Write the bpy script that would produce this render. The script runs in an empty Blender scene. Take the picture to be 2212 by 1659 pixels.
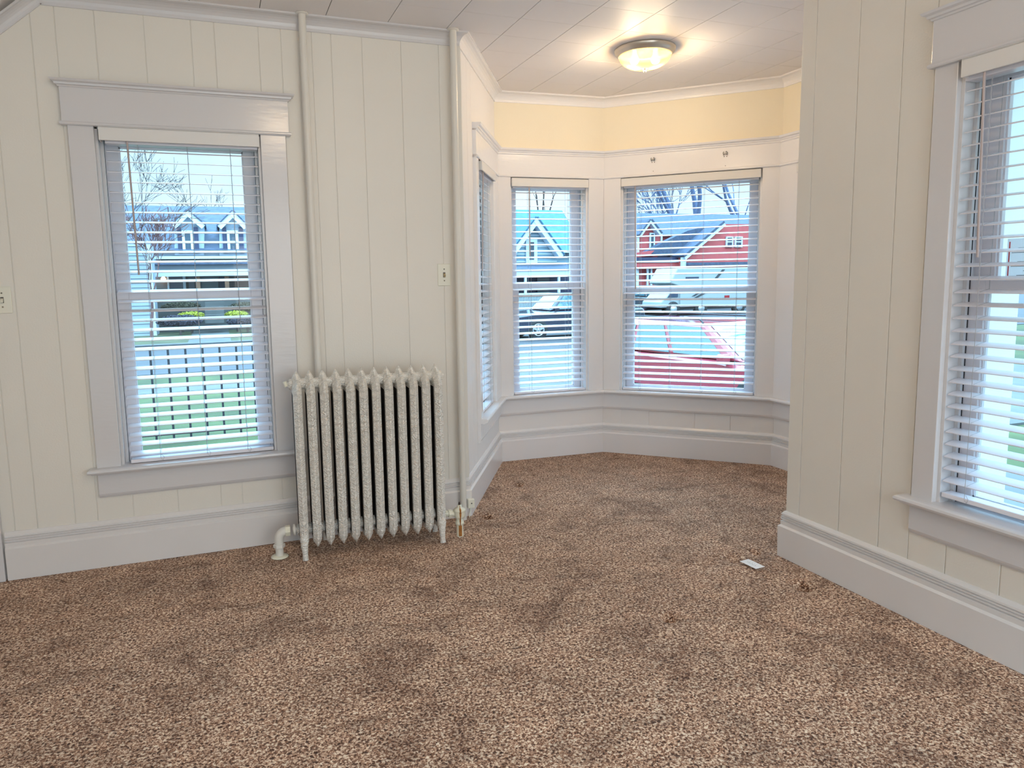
import bpy, math, random
from math import sin, cos, pi, radians, sqrt, atan2
from mathutils import Vector, Matrix
random.seed(7)
COL = bpy.context.scene.collection
SC = bpy.context.scene

# ---------------------------------------------------------------- camera
EYE = Vector((0.0, 0.0, 1.30))
RIGHT = Vector((0.93716831, -0.34839605, -0.01832319))
UP = Vector((0.05961474, 0.10817042, 0.99234331))
FWD = Vector((0.34374647, 0.93108504, -0.12214343))
F_PX, CX, CY = 1530.06, 1106 - 63.6, 829.5 - 39.4
cam_d = bpy.data.cameras.new('camera')
cam = bpy.data.objects.new('camera', cam_d)
COL.objects.link(cam)
m = Matrix.Identity(4)
for i in range(3):
    m[i][0] = RIGHT[i]; m[i][1] = UP[i]; m[i][2] = -FWD[i]; m[i][3] = EYE[i]
cam.matrix_world = m
cam_d.sensor_fit = 'HORIZONTAL'
cam_d.sensor_width = 36.0
cam_d.lens = 36.0 * F_PX / 2212
cam_d.shift_x = (1106 - CX) / 2212
cam_d.shift_y = -(829.5 - CY) / 2212
cam_d.clip_start = 0.05
cam_d.clip_end = 400
SC.camera = cam

def ray(px, py):
    return FWD + RIGHT * ((px - CX) / F_PX) - UP * ((py - CY) / F_PX)
def atY(px, py, Y):
    """the point of the world plane y = Y seen at a photo position (used to measure the far houses)"""
    d = ray(px, py); return EYE + d * (Y / d.y)

# ---------------------------------------------------------------- world, light, exposure
SC.view_settings.view_transform = 'Standard'
SC.view_settings.look = 'None'
SC.view_settings.gamma = 1.0
SC.view_settings.use_curve_mapping = False
SC.view_settings.exposure = 0.25
W = bpy.data.worlds.new('overcast_sky'); SC.world = W; W.use_nodes = True
nt = W.node_tree; nt.nodes.clear()
wo = nt.nodes.new('ShaderNodeOutputWorld'); bg = nt.nodes.new('ShaderNodeBackground')
tc = nt.nodes.new('ShaderNodeTexCoord'); nz = nt.nodes.new('ShaderNodeTexNoise'); rp = nt.nodes.new('ShaderNodeValToRGB')
nz.inputs['Scale'].default_value = 3.0; nz.inputs['Detail'].default_value = 5
rp.color_ramp.elements[0].position = 0.35; rp.color_ramp.elements[0].color = (0.50, 0.78, 1.0, 1)
rp.color_ramp.elements[1].position = 0.62; rp.color_ramp.elements[1].color = (0.72, 0.90, 1.0, 1)
sx = nt.nodes.new('ShaderNodeSeparateXYZ'); mr = nt.nodes.new('ShaderNodeMapRange'); mr.interpolation_type = 'SMOOTHSTEP'
mr.inputs['From Min'].default_value = 0.20; mr.inputs['From Max'].default_value = 0.62
mr.inputs['To Min'].default_value = 1.15; mr.inputs['To Max'].default_value = 8.5      # overcast: the zenith is far brighter than the horizon
nt.links.new(tc.outputs['Generated'], sx.inputs[0]); nt.links.new(sx.outputs['Z'], mr.inputs['Value']); nt.links.new(mr.outputs['Result'], bg.inputs['Strength'])
nt.links.new(tc.outputs['Generated'], nz.inputs['Vector']); nt.links.new(nz.outputs['Fac'], rp.inputs['Fac'])
mxs = nt.nodes.new('ShaderNodeMix'); mxs.data_type = 'RGBA'; mxs.inputs[7].default_value = (0.39, 0.73, 1.0, 1)
mr2 = nt.nodes.new('ShaderNodeMapRange'); mr2.inputs['From Min'].default_value = 0.2; mr2.inputs['From Max'].default_value = 0.5
nt.links.new(sx.outputs['Z'], mr2.inputs['Value']); nt.links.new(mr2.outputs['Result'], mxs.inputs[0])
nt.links.new(rp.outputs['Color'], mxs.inputs[6]); nt.links.new(mxs.outputs[2], bg.inputs['Color']); nt.links.new(bg.outputs['Background'], wo.inputs['Surface'])

def area_light(name, loc, rot, sx, sy, power, color):
    l = bpy.data.lights.new(name, 'AREA'); l.shape = 'RECTANGLE'; l.size = sx; l.size_y = sy
    l.energy = power; l.color = color
    o = bpy.data.objects.new(name, l); COL.objects.link(o); o.location = loc; o.rotation_euler = rot
    return o
# added warm fill light behind the camera, unseen, to brighten the room
area_light('fill_behind', (1.25, -2.25, 1.45), (radians(90), 0, radians(8)), 2.1, 1.8, 34, (1.0, 0.94, 0.87))

SC.cycles.max_bounces = 8

# ---------------------------------------------------------------- materials
def mat(name, col, rough=0.5, metal=0.0, var=0.0, vscale=6.0, bump=0.0, bscale=60.0, bstretch=(1, 1, 1),
        spec=0.5, coat=0.0, emit=None, estr=0.0, coords='Object'):
    M = bpy.data.materials.new(name); M.use_nodes = True
    n = M.node_tree; b = n.nodes['Principled BSDF']
    b.inputs['Base Color'].default_value = (*col, 1); b.inputs['Roughness'].default_value = rough
    b.inputs['Metallic'].default_value = metal; b.inputs['Specular IOR Level'].default_value = spec
    b.inputs['Coat Weight'].default_value = coat
    if emit: b.inputs['Emission Color'].default_value = (*emit, 1); b.inputs['Emission Strength'].default_value = estr
    t = n.nodes.new('ShaderNodeTexCoord')
    if var > 0:
        z = n.nodes.new('ShaderNodeTexNoise'); z.inputs['Scale'].default_value = vscale; z.inputs['Detail'].default_value = 4
        r = n.nodes.new('ShaderNodeValToRGB')
        r.color_ramp.elements[0].position = 0.3; r.color_ramp.elements[1].position = 0.7
        r.color_ramp.elements[0].color = (*[c * (1 - var) for c in col], 1)
        r.color_ramp.elements[1].color = (*[min(1, c * (1 + var)) for c in col], 1)
        n.links.new(t.outputs[coords], z.inputs['Vector']); n.links.new(z.outputs['Fac'], r.inputs['Fac'])
        n.links.new(r.outputs['Color'], b.inputs['Base Color'])
    if bump > 0:
        mp = n.nodes.new('ShaderNodeMapping'); mp.inputs['Scale'].default_value = bstretch
        z = n.nodes.new('ShaderNodeTexNoise'); z.inputs['Scale'].default_value = bscale; z.inputs['Detail'].default_value = 3
        bp = n.nodes.new('ShaderNodeBump'); bp.inputs['Strength'].default_value = bump; bp.inputs['Distance'].default_value = 0.002
        n.links.new(t.outputs[coords], mp.inputs['Vector']); n.links.new(mp.outputs['Vector'], z.inputs['Vector'])
        n.links.new(z.outputs['Fac'], bp.inputs['Height']); n.links.new(bp.outputs['Normal'], b.inputs['Normal'])
    return M

M = {}
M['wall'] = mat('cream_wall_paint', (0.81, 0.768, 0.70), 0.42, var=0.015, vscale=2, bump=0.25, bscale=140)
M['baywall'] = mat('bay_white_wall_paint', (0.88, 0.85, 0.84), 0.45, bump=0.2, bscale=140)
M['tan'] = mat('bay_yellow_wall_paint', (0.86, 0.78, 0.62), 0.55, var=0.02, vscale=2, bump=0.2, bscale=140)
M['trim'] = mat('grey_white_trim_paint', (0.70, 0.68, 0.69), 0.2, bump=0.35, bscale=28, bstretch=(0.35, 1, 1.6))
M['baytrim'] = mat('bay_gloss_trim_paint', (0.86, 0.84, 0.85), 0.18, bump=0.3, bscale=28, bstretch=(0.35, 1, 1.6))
M['base'] = mat('baseboard_paint', (0.78, 0.745, 0.73), 0.3, var=0.02, vscale=3, bump=0.25, bscale=30)
M['ceil'] = mat('white_ceiling_tile', (0.86, 0.815, 0.80), 0.55, var=0.012, vscale=1.5, bump=0.12, bscale=90)
M['gap'] = mat('dark_joint', (0.13, 0.115, 0.10), 0.9)
M['blind'] = mat('white_blind_slat', (0.84, 0.82, 0.88), 0.28)
M['valance'] = mat('white_blind_valance', (0.78, 0.76, 0.74), 0.4)
M['cord'] = mat('grey_blind_cord', (0.42, 0.42, 0.44), 0.7)
M['wand'] = mat('taupe_blind_wand', (0.48, 0.40, 0.39), 0.25)
M['vinyl'] = mat('white_vinyl_sash', (0.80, 0.76, 0.80), 0.35)
M['track'] = mat('dark_sash_track', (0.035, 0.035, 0.04), 0.6)
M['iron'] = mat('white_radiator_paint', (0.90, 0.865, 0.80), 0.3, var=0.03, vscale=9)
M['bare'] = mat('gap_shade_black', (0.018, 0.015, 0.013), 0.9)  # near-black that paints shade into the gaps between radiator sections
M['pipe'] = mat('cream_pipe_paint', (0.77, 0.735, 0.675), 0.3, bump=0.2, bscale=60)
M['fitting'] = mat('ivory_fitting_paint', (0.84, 0.81, 0.66), 0.3, var=0.05, vscale=30)
M['rust'] = mat('orange_rust', (0.38, 0.15, 0.03), 0.8, var=0.4, vscale=60)
M['darkrust'] = mat('dark_rust', (0.05, 0.03, 0.02), 0.8)
M['plate'] = mat('ivory_switch_plate', (0.83, 0.81, 0.70), 0.3)
M['toggle'] = mat('tan_switch_toggle', (0.42, 0.33, 0.18), 0.4)
M['screw'] = mat('dull_steel', (0.25, 0.24, 0.20), 0.35, metal=0.8)
M['nickel'] = mat('brushed_nickel', (0.62, 0.57, 0.50), 0.32, metal=0.75)
M['steel'] = mat('old_bracket_steel', (0.30, 0.29, 0.28), 0.4, metal=0.6)
M['card'] = mat('white_card', (0.95, 0.95, 0.96), 0.6)
M['ink'] = mat('grey_ink', (0.42, 0.43, 0.45), 0.8)
M['redink'] = mat('red_ink', (0.75, 0.12, 0.12), 0.8)

def scroll_iron():
    X = M['iron']; n = X.node_tree; b = n.nodes['Principled BSDF']
    t = n.nodes.new('ShaderNodeTexCoord'); w = n.nodes.new('ShaderNodeTexWave'); w.wave_type = 'RINGS'
    w.inputs['Scale'].default_value = 22; w.inputs['Distortion'].default_value = 14; w.inputs['Detail'].default_value = 2
    w.inputs['Detail Scale'].default_value = 2.2
    v = n.nodes.new('ShaderNodeTexNoise'); v.inputs['Scale'].default_value = 130
    ad = n.nodes.new('ShaderNodeMath'); ad.operation = 'ADD'
    bp = n.nodes.new('ShaderNodeBump'); bp.inputs['Strength'].default_value = 1.0; bp.inputs['Distance'].default_value = 0.003
    n.links.new(t.outputs['Object'], w.inputs['Vector']); n.links.new(t.outputs['Object'], v.inputs['Vector'])
    n.links.new(w.outputs['Fac'], ad.inputs[0]); n.links.new(v.outputs['Fac'], ad.inputs[1])
    n.links.new(ad.outputs[0], bp.inputs['Height']); n.links.new(bp.outputs['Normal'], b.inputs['Normal'])
scroll_iron()

def glass_mat(name, refl=0.06, tint=(0.97, 1.0, 1.0)):
    X = bpy.data.materials.new(name); X.use_nodes = True; n = X.node_tree; n.nodes.clear()
    o = n.nodes.new('ShaderNodeOutputMaterial'); tr = n.nodes.new('ShaderNodeBsdfTransparent')
    g = n.nodes.new('ShaderNodeBsdfGlossy'); mx = n.nodes.new('ShaderNodeMixShader')
    tr.inputs['Color'].default_value = (*tint, 1); g.inputs['Roughness'].default_value = 0.02
    mx.inputs['Fac'].default_value = refl
    n.links.new(tr.outputs[0], mx.inputs[1]); n.links.new(g.outputs[0], mx.inputs[2]); n.links.new(mx.outputs[0], o.inputs['Surface'])
    return X
M['glass'] = glass_mat('window_glass', 0.03)

def lamp_glass():
    X = bpy.data.materials.new('frosted_lamp_glass'); X.use_nodes = True; n = X.node_tree; n.nodes.clear()
    o = n.nodes.new('ShaderNodeOutputMaterial'); tr = n.nodes.new('ShaderNodeBsdfTransparent'); tl = n.nodes.new('ShaderNodeBsdfTranslucent')
    g = n.nodes.new('ShaderNodeBsdfGlossy'); g.inputs['Roughness'].default_value = 0.15
    e = n.nodes.new('ShaderNodeEmission'); e.inputs['Color'].default_value = (1.0, 0.62, 0.08, 1); e.inputs['Strength'].default_value = 0.45
    tl.inputs['Color'].default_value = (0.40, 0.20, 0.025, 1); tr.inputs['Color'].default_value = (1, 0.86, 0.55, 1)
    m1 = n.nodes.new('ShaderNodeMixShader'); m1.inputs['Fac'].default_value = 0.25
    ad = n.nodes.new('ShaderNodeAddShader'); m2 = n.nodes.new('ShaderNodeMixShader'); m2.inputs['Fac'].default_value = 0.05
    n.links.new(tl.outputs[0], m1.inputs[1]); n.links.new(tr.outputs[0], m1.inputs[2])
    n.links.new(m1.outputs[0], ad.inputs[0]); n.links.new(e.outputs[0], ad.inputs[1])
    n.links.new(ad.outputs[0], m2.inputs[1]); n.links.new(g.outputs[0], m2.inputs[2]); n.links.new(m2.outputs[0], o.inputs['Surface'])
    return X
M['lampglass'] = lamp_glass()
M['bulb'] = mat('lit_bulb', (1, 1, 1), 0.5, emit=(1.0, 0.82, 0.5), estr=6)

def carpet_mat():
    X = bpy.data.materials.new('brown_shag_carpet'); X.use_nodes = True; n = X.node_tree; b = n.nodes['Principled BSDF']
    L = n.links.new
    t = n.nodes.new('ShaderNodeTexCoord')
    def noise(scale, detail=3, rough=0.5, dist=0.0, vec=None):
        z = n.nodes.new('ShaderNodeTexNoise'); z.inputs['Scale'].default_value = scale; z.inputs['Detail'].default_value = detail
        z.inputs['Roughness'].default_value = rough; z.inputs['Distortion'].default_value = dist
        L(vec or t.outputs['Object'], z.inputs['Vector']); return z.outputs['Fac']
    def ramp(f, stops):
        r = n.nodes.new('ShaderNodeValToRGB'); e = r.color_ramp.elements
        while len(e) < len(stops): e.new(0.5)
        for k, (p, c) in enumerate(stops): e[k].position = p; e[k].color = (*c, 1)
        L(f, r.inputs['Fac']); return r.outputs['Color']
    fib = noise(120, 3, 0.65, 0.7)
    col = ramp(fib, [(0.38, (0.050, 0.020, 0.012)), (0.46, (0.29, 0.138, 0.082)), (0.53, (0.63, 0.385, 0.255)), (0.61, (1.0, 0.84, 0.67))])
    big = noise(3.4, 6, 0.68, 1.2)
    pat = ramp(big, [(0.36, (0.62, 0.57, 0.55)), (0.46, (0.90, 0.89, 0.88)), (0.6, (1.10, 1.09, 1.08))])
    mp = n.nodes.new('ShaderNodeMapping'); mp.inputs['Scale'].default_value = (4.5, 13, 1); mp.inputs['Rotation'].default_value = (0, 0, radians(20))
    L(t.outputs['Object'], mp.inputs['Vector'])
    tuft = noise(1.0, 4, 0.6, 0.5, mp.outputs['Vector'])
    pt2 = ramp(tuft, [(0.28, (0.60, 0.57, 0.56)), (0.40, (0.95, 0.95, 0.95)), (0.7, (1.06, 1.05, 1.04))])
    m1 = n.nodes.new('ShaderNodeMix'); m1.data_type = 'RGBA'; m1.blend_type = 'MULTIPLY'; m1.inputs[0].default_value = 1
    m2 = n.nodes.new('ShaderNodeMix'); m2.data_type = 'RGBA'; m2.blend_type = 'MULTIPLY'; m2.inputs[0].default_value = 1
    L(col, m1.inputs[6]); L(pat, m1.inputs[7]); L(m1.outputs[2], m2.inputs[6]); L(pt2, m2.inputs[7])
    L(m2.outputs[2], b.inputs['Base Color'])
    b.inputs['Roughness'].default_value = 0.9; b.inputs['Specular IOR Level'].default_value = 0.15
    b.inputs['Sheen Weight'].default_value = 0.22; b.inputs['Sheen Tint'].default_value = (1.0, 0.80, 0.68, 1); b.inputs['Sheen Roughness'].default_value = 0.5
    b1 = n.nodes.new('ShaderNodeBump'); b1.inputs['Strength'].default_value = 1.0; b1.inputs['Distance'].default_value = 0.007
    L(fib, b1.inputs['Height'])
    b2 = n.nodes.new('ShaderNodeBump'); b2.inputs['Strength'].default_value = 0.6; b2.inputs['Distance'].default_value = 0.03
    L(tuft, b2.inputs['Height']); L(b1.outputs['Normal'], b2.inputs['Normal']); L(b2.outputs['Normal'], b.inputs['Normal'])
    return X
M['carpet'] = carpet_mat()

# ---------------------------------------------------------------- mesh tools
class MB:
    def __init__(s): s.v = []; s.f = []; s.sm = []
    def add(s, vs, fs, smooth=False):
        k = len(s.v); s.v += [tuple(x) for x in vs]; s.f += [tuple(i + k for i in f) for f in fs]; s.sm += [smooth] * len(fs); return s
    def box(s, a, b):
        x0, y0, z0 = a; x1, y1, z1 = b
        x0, x1 = min(x0, x1), max(x0, x1); y0, y1 = min(y0, y1), max(y0, y1); z0, z1 = min(z0, z1), max(z0, z1)
        return s.add([(x0, y0, z0), (x1, y0, z0), (x1, y1, z0), (x0, y1, z0), (x0, y0, z1), (x1, y0, z1), (x1, y1, z1), (x0, y1, z1)],
                     [(0, 3, 2, 1), (4, 5, 6, 7), (0, 1, 5, 4), (1, 2, 6, 5), (2, 3, 7, 6), (3, 0, 4, 7)])
    def obox(s, c, ax, ay, az):
        c = Vector(c); ax = Vector(ax); ay = Vector(ay); az = Vector(az)
        vs = [c + ax * i + ay * j + az * k for k in (-1, 1) for (i, j) in ((-1, -1), (1, -1), (1, 1), (-1, 1))]
        return s.add(vs, [(0, 3, 2, 1), (4, 5, 6, 7), (0, 1, 5, 4), (1, 2, 6, 5), (2, 3, 7, 6), (3, 0, 4, 7)])
    def tube(s, pts, r, n=10, cap=True, smooth=True):
        pts = [Vector(p) for p in pts]; rs = r if isinstance(r, (list, tuple)) else [r] * len(pts)
        rings = []; up = None
        for i, p in enumerate(pts):
            d = (pts[min(i + 1, len(pts) - 1)] - pts[max(i - 1, 0)]).normalized()
            if up is None: up = Vector((0, 0, 1)) if abs(d.z) < 0.9 else Vector((0, 1, 0))
            a = d.cross(up).normalized(); b = a.cross(d).normalized(); up = b
            rings.append([p + (a * cos(2 * pi * k / n) + b * sin(2 * pi * k / n)) * rs[i] for k in range(n)])
        vs = [v for r_ in rings for v in r_]; fs = []
        for i in range(len(pts) - 1):
            for k in range(n):
                fs.append((i * n + k, i * n + (k + 1) % n, (i + 1) * n + (k + 1) % n, (i + 1) * n + k))
        s.add(vs, fs, smooth)
        if cap:
            s.add(rings[0], [tuple(range(n))[::-1]]); s.add(rings[-1], [tuple(range(n))])
        return s
    def lathe(s, prof, c=(0, 0, 0), n=40, axis='z', smooth=True):
        c = Vector(c); vs = []
        for (r, z) in prof:
            for k in range(n):
                a = 2 * pi * k / n; p = (r * cos(a), r * sin(a), z)
                if axis == 'x': p = (z, r * cos(a), r * sin(a))
                if axis == 'y': p = (r * cos(a), z, r * sin(a))
                vs.append(c + Vector(p))
        fs = [(i * n + k, i * n + (k + 1) % n, (i + 1) * n + (k + 1) % n, (i + 1) * n + k) for i in range(len(prof) - 1) for k in range(n)]
        return s.add(vs, fs, smooth)
    def prism(s, poly, axis, a, b, smooth=False):
        """poly in the two other axes, extruded along axis from a to b"""
        def P(q, t):
            return {'x': (t, q[0], q[1]), 'y': (q[0], t, q[1]), 'z': (q[0], q[1], t)}[axis]
        n = len(poly)
        vs = [P(q, a) for q in poly] + [P(q, b) for q in poly]
        return s.add(vs, [tuple(range(n))[::-1], tuple(range(n, 2 * n))] + [(i, (i + 1) % n, n + (i + 1) % n, n + i) for i in range(n)], smooth)
    def sweep(s, path, prof, i0=0, i1=None, smooth=False):
        """path: list of (x, y); prof: closed list of (out, z), out to the RIGHT of travel; mitred; only segments i0..i1"""
        i1 = len(path) - 1 if i1 is None else i1
        P = [Vector(p) for p in path]; rings = []
        for i in range(i0, i1 + 1):
            def nrm(a, b): d = (b - a).normalized(); return Vector((d.y, -d.x))
            if i == 0: o = nrm(P[0], P[1])
            elif i == len(P) - 1: o = nrm(P[-2], P[-1])
            else:
                a, b = nrm(P[i - 1], P[i]), nrm(P[i], P[i + 1]); o = (a + b); o = o / (o.dot(a))
            rings.append([(P[i].x + o.x * q[0], P[i].y + o.y * q[0], q[1]) for q in prof])
        n = len(prof); vs = [v for r in rings for v in r]; fs = []
        for i in range(len(rings) - 1):
            for k in range(n): fs.append((i * n + k, i * n + (k + 1) % n, (i + 1) * n + (k + 1) % n, (i + 1) * n + k))
        s.add(vs, fs, smooth); s.add(rings[0], [tuple(range(n))]); s.add(rings[-1], [tuple(range(n))[::-1]])
        return s
    def build(s, name, material, parent=None, bevel=0, fix=True):
        me = bpy.data.meshes.new(name); me.from_pydata(s.v, [], s.f); me.polygons.foreach_set('use_smooth', s.sm)
        if fix:
            import bmesh
            bm = bmesh.new(); bm.from_mesh(me); bmesh.ops.recalc_face_normals(bm, faces=bm.faces); bm.to_mesh(me); bm.free()
        me.materials.append(material)
        o = bpy.data.objects.new(name, me); COL.objects.link(o)
        if parent: o.parent = parent
        if bevel:
            b = o.modifiers.new('bevel', 'BEVEL'); b.width = bevel; b.segments = 2; b.limit_method = 'ANGLE'; b.angle_limit = radians(40)
            b.harden_normals = False
        return o
def tag(o, label=None, cat=None, group=None, kind=None):
    if label: o['label'] = label
    if cat: o['category'] = cat
    if group: o['group'] = group
    if kind: o['kind'] = kind
    return o
def empty(name, loc=(0, 0, 0), rz=0.0, parent=None):
    o = bpy.data.objects.new(name, None); COL.objects.link(o); o.location = loc; o.rotation_euler = (0, 0, rz); o.empty_display_size = 0.1
    if parent: o.parent = parent
    return o
def struct(o): o['kind'] = 'structure'; return o

# ---------------------------------------------------------------- room outline
YA, XR, YR, HC = 3.5992, 2.3836, 2.4702, 2.542
C0 = (1.2292, YA); C1 = (1.8182, 4.6076); C2 = (2.6322, 4.5625); C3 = (3.4814, 3.748); C4 = (3.465, YR)
XL, YB = -1.75, -2.3
TH = 0.16
class Frame:
    def __init__(s, a, b):
        s.a = Vector(a); d = Vector(b) - s.a; s.L = d.length; s.ang = atan2(d.y, d.x); s.d = d.normalized()
    def empty(s, name): return empty(name, (s.a.x, s.a.y, 0), s.ang)
FA = Frame((0, YA), (1, YA)); FA.L = 1.2292
F1 = Frame(C0, C1); F2 = Frame(C1, C2); F3 = Frame(C2, C3); F4 = Frame(C3, C4); F5 = Frame(C4, (XR, YR))
FR = Frame((XR, 0), (XR, -1))

def wall(name, fr, u0, u1, hole, grooves, material, extra0=0, extra1=0, zsplit=None, mat2=None):
    """wall with one window hole (ua, ub, za, zb); outward is local +y. Panel boards of 2 mm with thin V joints."""
    o = fr.empty(name); b = MB(); a0, a1 = u0 - extra0, u1 + extra1
    y0, y1 = 0.0033, TH
    if hole:
        ua, ub, za, zb = hole
        b.box((a0, y0, -0.1), (ua, y1, HC + 0.1)); b.box((ub, y0, -0.1), (a1, y1, HC + 0.1))
        b.box((ua, y0, -0.1), (ub, y1, za)); b.box((ua, y0, zb), (ub, y1, HC + 0.1))
    else: b.box((a0, y0, -0.1), (a1, y1, HC + 0.1))
    me = MB(); g = 0.0018
    us = [u0] + sorted(x for x in grooves if u0 < x < u1) + [u1]
    top = zsplit or HC
    for i in range(len(us) - 1):
        l = us[i] + (g if i else 0); r = us[i + 1] - (g if i < len(us) - 2 else 0)
        if hole and r > ua and l < ub:
            me.box((l, 0, 0), (r, 0.0034, za)); me.box((l, 0, zb), (r, 0.0034, top))
            if l < ua: me.box((l, 0, za), (ua, 0.0034, zb))
            if r > ub: me.box((ub, 0, za), (r, 0.0034, zb))
        else: me.box((l, 0, 0), (r, 0.0034, top))
    core = b.build('wall_core', material, o, fix=False)
    p = me.build('wall_panels', material, o, bevel=0.0012, fix=False)
    if zsplit:
        q = MB().box((u0, 0, zsplit), (u1, 0.0034, HC)).build('upper_band', mat2, o, fix=False)
    struct(o)
    return o

HA = (-0.467, 0.229, 0.470, 1.995)
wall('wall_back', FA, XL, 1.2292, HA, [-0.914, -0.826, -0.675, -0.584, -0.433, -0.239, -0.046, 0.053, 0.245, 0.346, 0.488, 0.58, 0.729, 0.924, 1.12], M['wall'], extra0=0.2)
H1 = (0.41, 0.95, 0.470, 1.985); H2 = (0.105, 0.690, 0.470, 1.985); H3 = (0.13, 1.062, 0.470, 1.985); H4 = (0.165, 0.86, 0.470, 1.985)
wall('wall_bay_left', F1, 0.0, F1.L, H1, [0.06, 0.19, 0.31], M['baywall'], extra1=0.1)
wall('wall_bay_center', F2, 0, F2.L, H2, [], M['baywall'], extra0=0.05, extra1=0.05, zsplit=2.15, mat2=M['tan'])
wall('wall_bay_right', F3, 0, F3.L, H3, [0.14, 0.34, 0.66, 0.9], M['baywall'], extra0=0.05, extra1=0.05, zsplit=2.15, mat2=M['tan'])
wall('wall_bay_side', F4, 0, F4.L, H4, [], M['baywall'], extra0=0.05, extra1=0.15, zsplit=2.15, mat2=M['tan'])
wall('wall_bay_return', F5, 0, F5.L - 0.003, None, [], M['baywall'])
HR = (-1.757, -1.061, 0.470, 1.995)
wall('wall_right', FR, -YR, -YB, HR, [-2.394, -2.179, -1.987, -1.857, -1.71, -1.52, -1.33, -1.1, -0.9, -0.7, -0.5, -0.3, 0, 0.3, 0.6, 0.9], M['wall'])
struct(MB().box((XL - TH, YB, -0.1), (XL, YA + 0.1, HC + 0.1)).build('wall_left', M['wall'], fix=False))

# floor: a gridded carpet with furniture dents
def floor():
    out = [(XL, YB), (XL, YA), C0, C1, C2, C3, C4, (XR, YR), (XR, YB)]
    P = [Vector(p) for p in out]; n = len(P); ex = []
    for i in range(n):
        a = (P[i] - P[i - 1]).normalized(); b = (P[(i + 1) % n] - P[i]).normalized()
        na = Vector((-a.y, a.x)); nb = Vector((-b.y, b.x)); o = (na + nb); o = o / o.dot(na); ex.append(P[i] + o * 0.05)
    b = MB(); b.prism([(p.x, p.y) for p in ex], 'z', -0.16, -0.08)
    b.build('subfloor', M['gap'], FL)
    # carpet surface grid, clipped by the walls standing on it
    step = 0.0125; x0, x1, y0, y1 = XL, 3.5, 0.2, 4.64
    dents = [(2.219, 2.19, 0.034, 0.060, 0), (2.298, 2.563, 0.030, 0.030, 0), (1.543, 2.174, 0.028, 0.045, 0), (1.714, 4.017, 0.028, 0.030, 0),
             (1.316, 3.537, 0.030, 0.045, 0), (2.62, 4.36, 0.025, 0.02, 0), (2.15, 2.54, 0.05, 0.02, 0)]
    def inside(x, y):
        c = False
        for i in range(n):
            a, bb = ex[i], ex[i - 1]
            if (a.y > y) != (bb.y > y) and x < (bb.x - a.x) * (y - a.y) / (bb.y - a.y) + a.x: c = not c
        return c
    nx = int((x1 - x0) / step) + 1; ny = int((y1 - y0) / step) + 1
    vs = []; 
    from mathutils import noise as NZ
    for j in range(ny + 1):
        for i in range(nx + 1):
            x = x0 + i * step; y = y0 + j * step
            z = NZ.noise(Vector((x * 9, y * 9, 0))) * 0.0025 - 0.001
            for (dx, dy, r, dep, _) in dents:
                q = ((x - dx) ** 2 + (y - dy) ** 2) / (r * r)
                if q < 6: z -= dep * math.exp(-q * 1.4)
            vs.append((x, y, z))
    fs = []
    for j in range(ny):
        for i in range(nx):
            if inside(x0 + (i + .5) * step, y0 + (j + .5) * step):
                a = j * (nx + 1) + i; fs.append((a, a + 1, a + nx + 2, a + nx + 1))
    c = MB(); c.add(vs, fs, True); c.build('carpet', M['carpet'], FL, fix=False)
    MB().box((XL, YB, -0.03), (XR + 0.02, 0.2, -0.001)).build('carpet', M['carpet'], FL)
FL = empty('floor'); struct(FL); floor()

def ceiling():
    out = [(XL - .05, YB), (XL - .05, YA + .02), (C0[0] - .02, C0[1] + .02), (C1[0] - .02, C1[1] + .02), (C2[0] + .02, C2[1] + .03), (C3[0] + .03, C3[1]), (C4[0] + .03, C4[1] - .03), (XR + .03, YR - .03), (XR + .03, YB)]
    r = empty('ceiling'); struct(r)
    MB().prism(out, 'z', HC + 0.004, HC + 0.1).build('joint_backing', M['gap'], r)
    b = MB(); g = 0.0017
    xs = [0.552 + 0.2975 * k for k in range(-8, 12)]
    for i, x in enumerate(xs[:-1]):
        y = 3.545 - 0.2475 * 24
        while y < 4.75:
            b.box((x + g, y + g * .6, HC), (xs[i + 1] - g, y + 0.2475 - g * .6, HC + 0.005)); y += 0.2475
    b.build('ceiling_tiles', M['ceil'], r, fix=False)
ceiling()

# ---------------------------------------------------------------- mouldings along the walls
PATH = [(-0.955, YA), C0, C1, C2, C3, C4, (XR, YR), (XR, YB)]
BP = [(0, 0), (0.022, 0), (0.024, 0.144), (0.015, 0.152), (0.016, 0.170), (0.008, 0.1715), (0.008, 0.1755), (0.015, 0.177), (0.015, 0.181),
      (0.008, 0.1825), (0.008, 0.186), (0.0145, 0.1875), (0.0145, 0.191), (0.008, 0.1925), (0.008, 0.196), (0.014, 0.1975), (0.013, 0.205), (0.004, 0.217), (0, 0.218)]
for i, nm in enumerate(['back', 'bay_left', 'bay_center', 'bay_right', 'bay_side', 'bay_return', 'right']):
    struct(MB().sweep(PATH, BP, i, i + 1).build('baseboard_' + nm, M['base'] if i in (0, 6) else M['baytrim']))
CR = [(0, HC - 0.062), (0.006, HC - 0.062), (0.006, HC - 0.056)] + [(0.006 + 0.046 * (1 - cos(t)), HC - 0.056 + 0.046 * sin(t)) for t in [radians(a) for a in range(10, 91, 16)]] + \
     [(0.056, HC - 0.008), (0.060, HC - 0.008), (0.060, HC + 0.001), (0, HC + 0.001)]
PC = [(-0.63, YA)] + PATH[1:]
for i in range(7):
    struct(MB().sweep(PC, CR, i, i + 1).build('trim_%d' % (i + 1), M['trim'] if i in (0, 6) else M['baytrim']))

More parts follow.
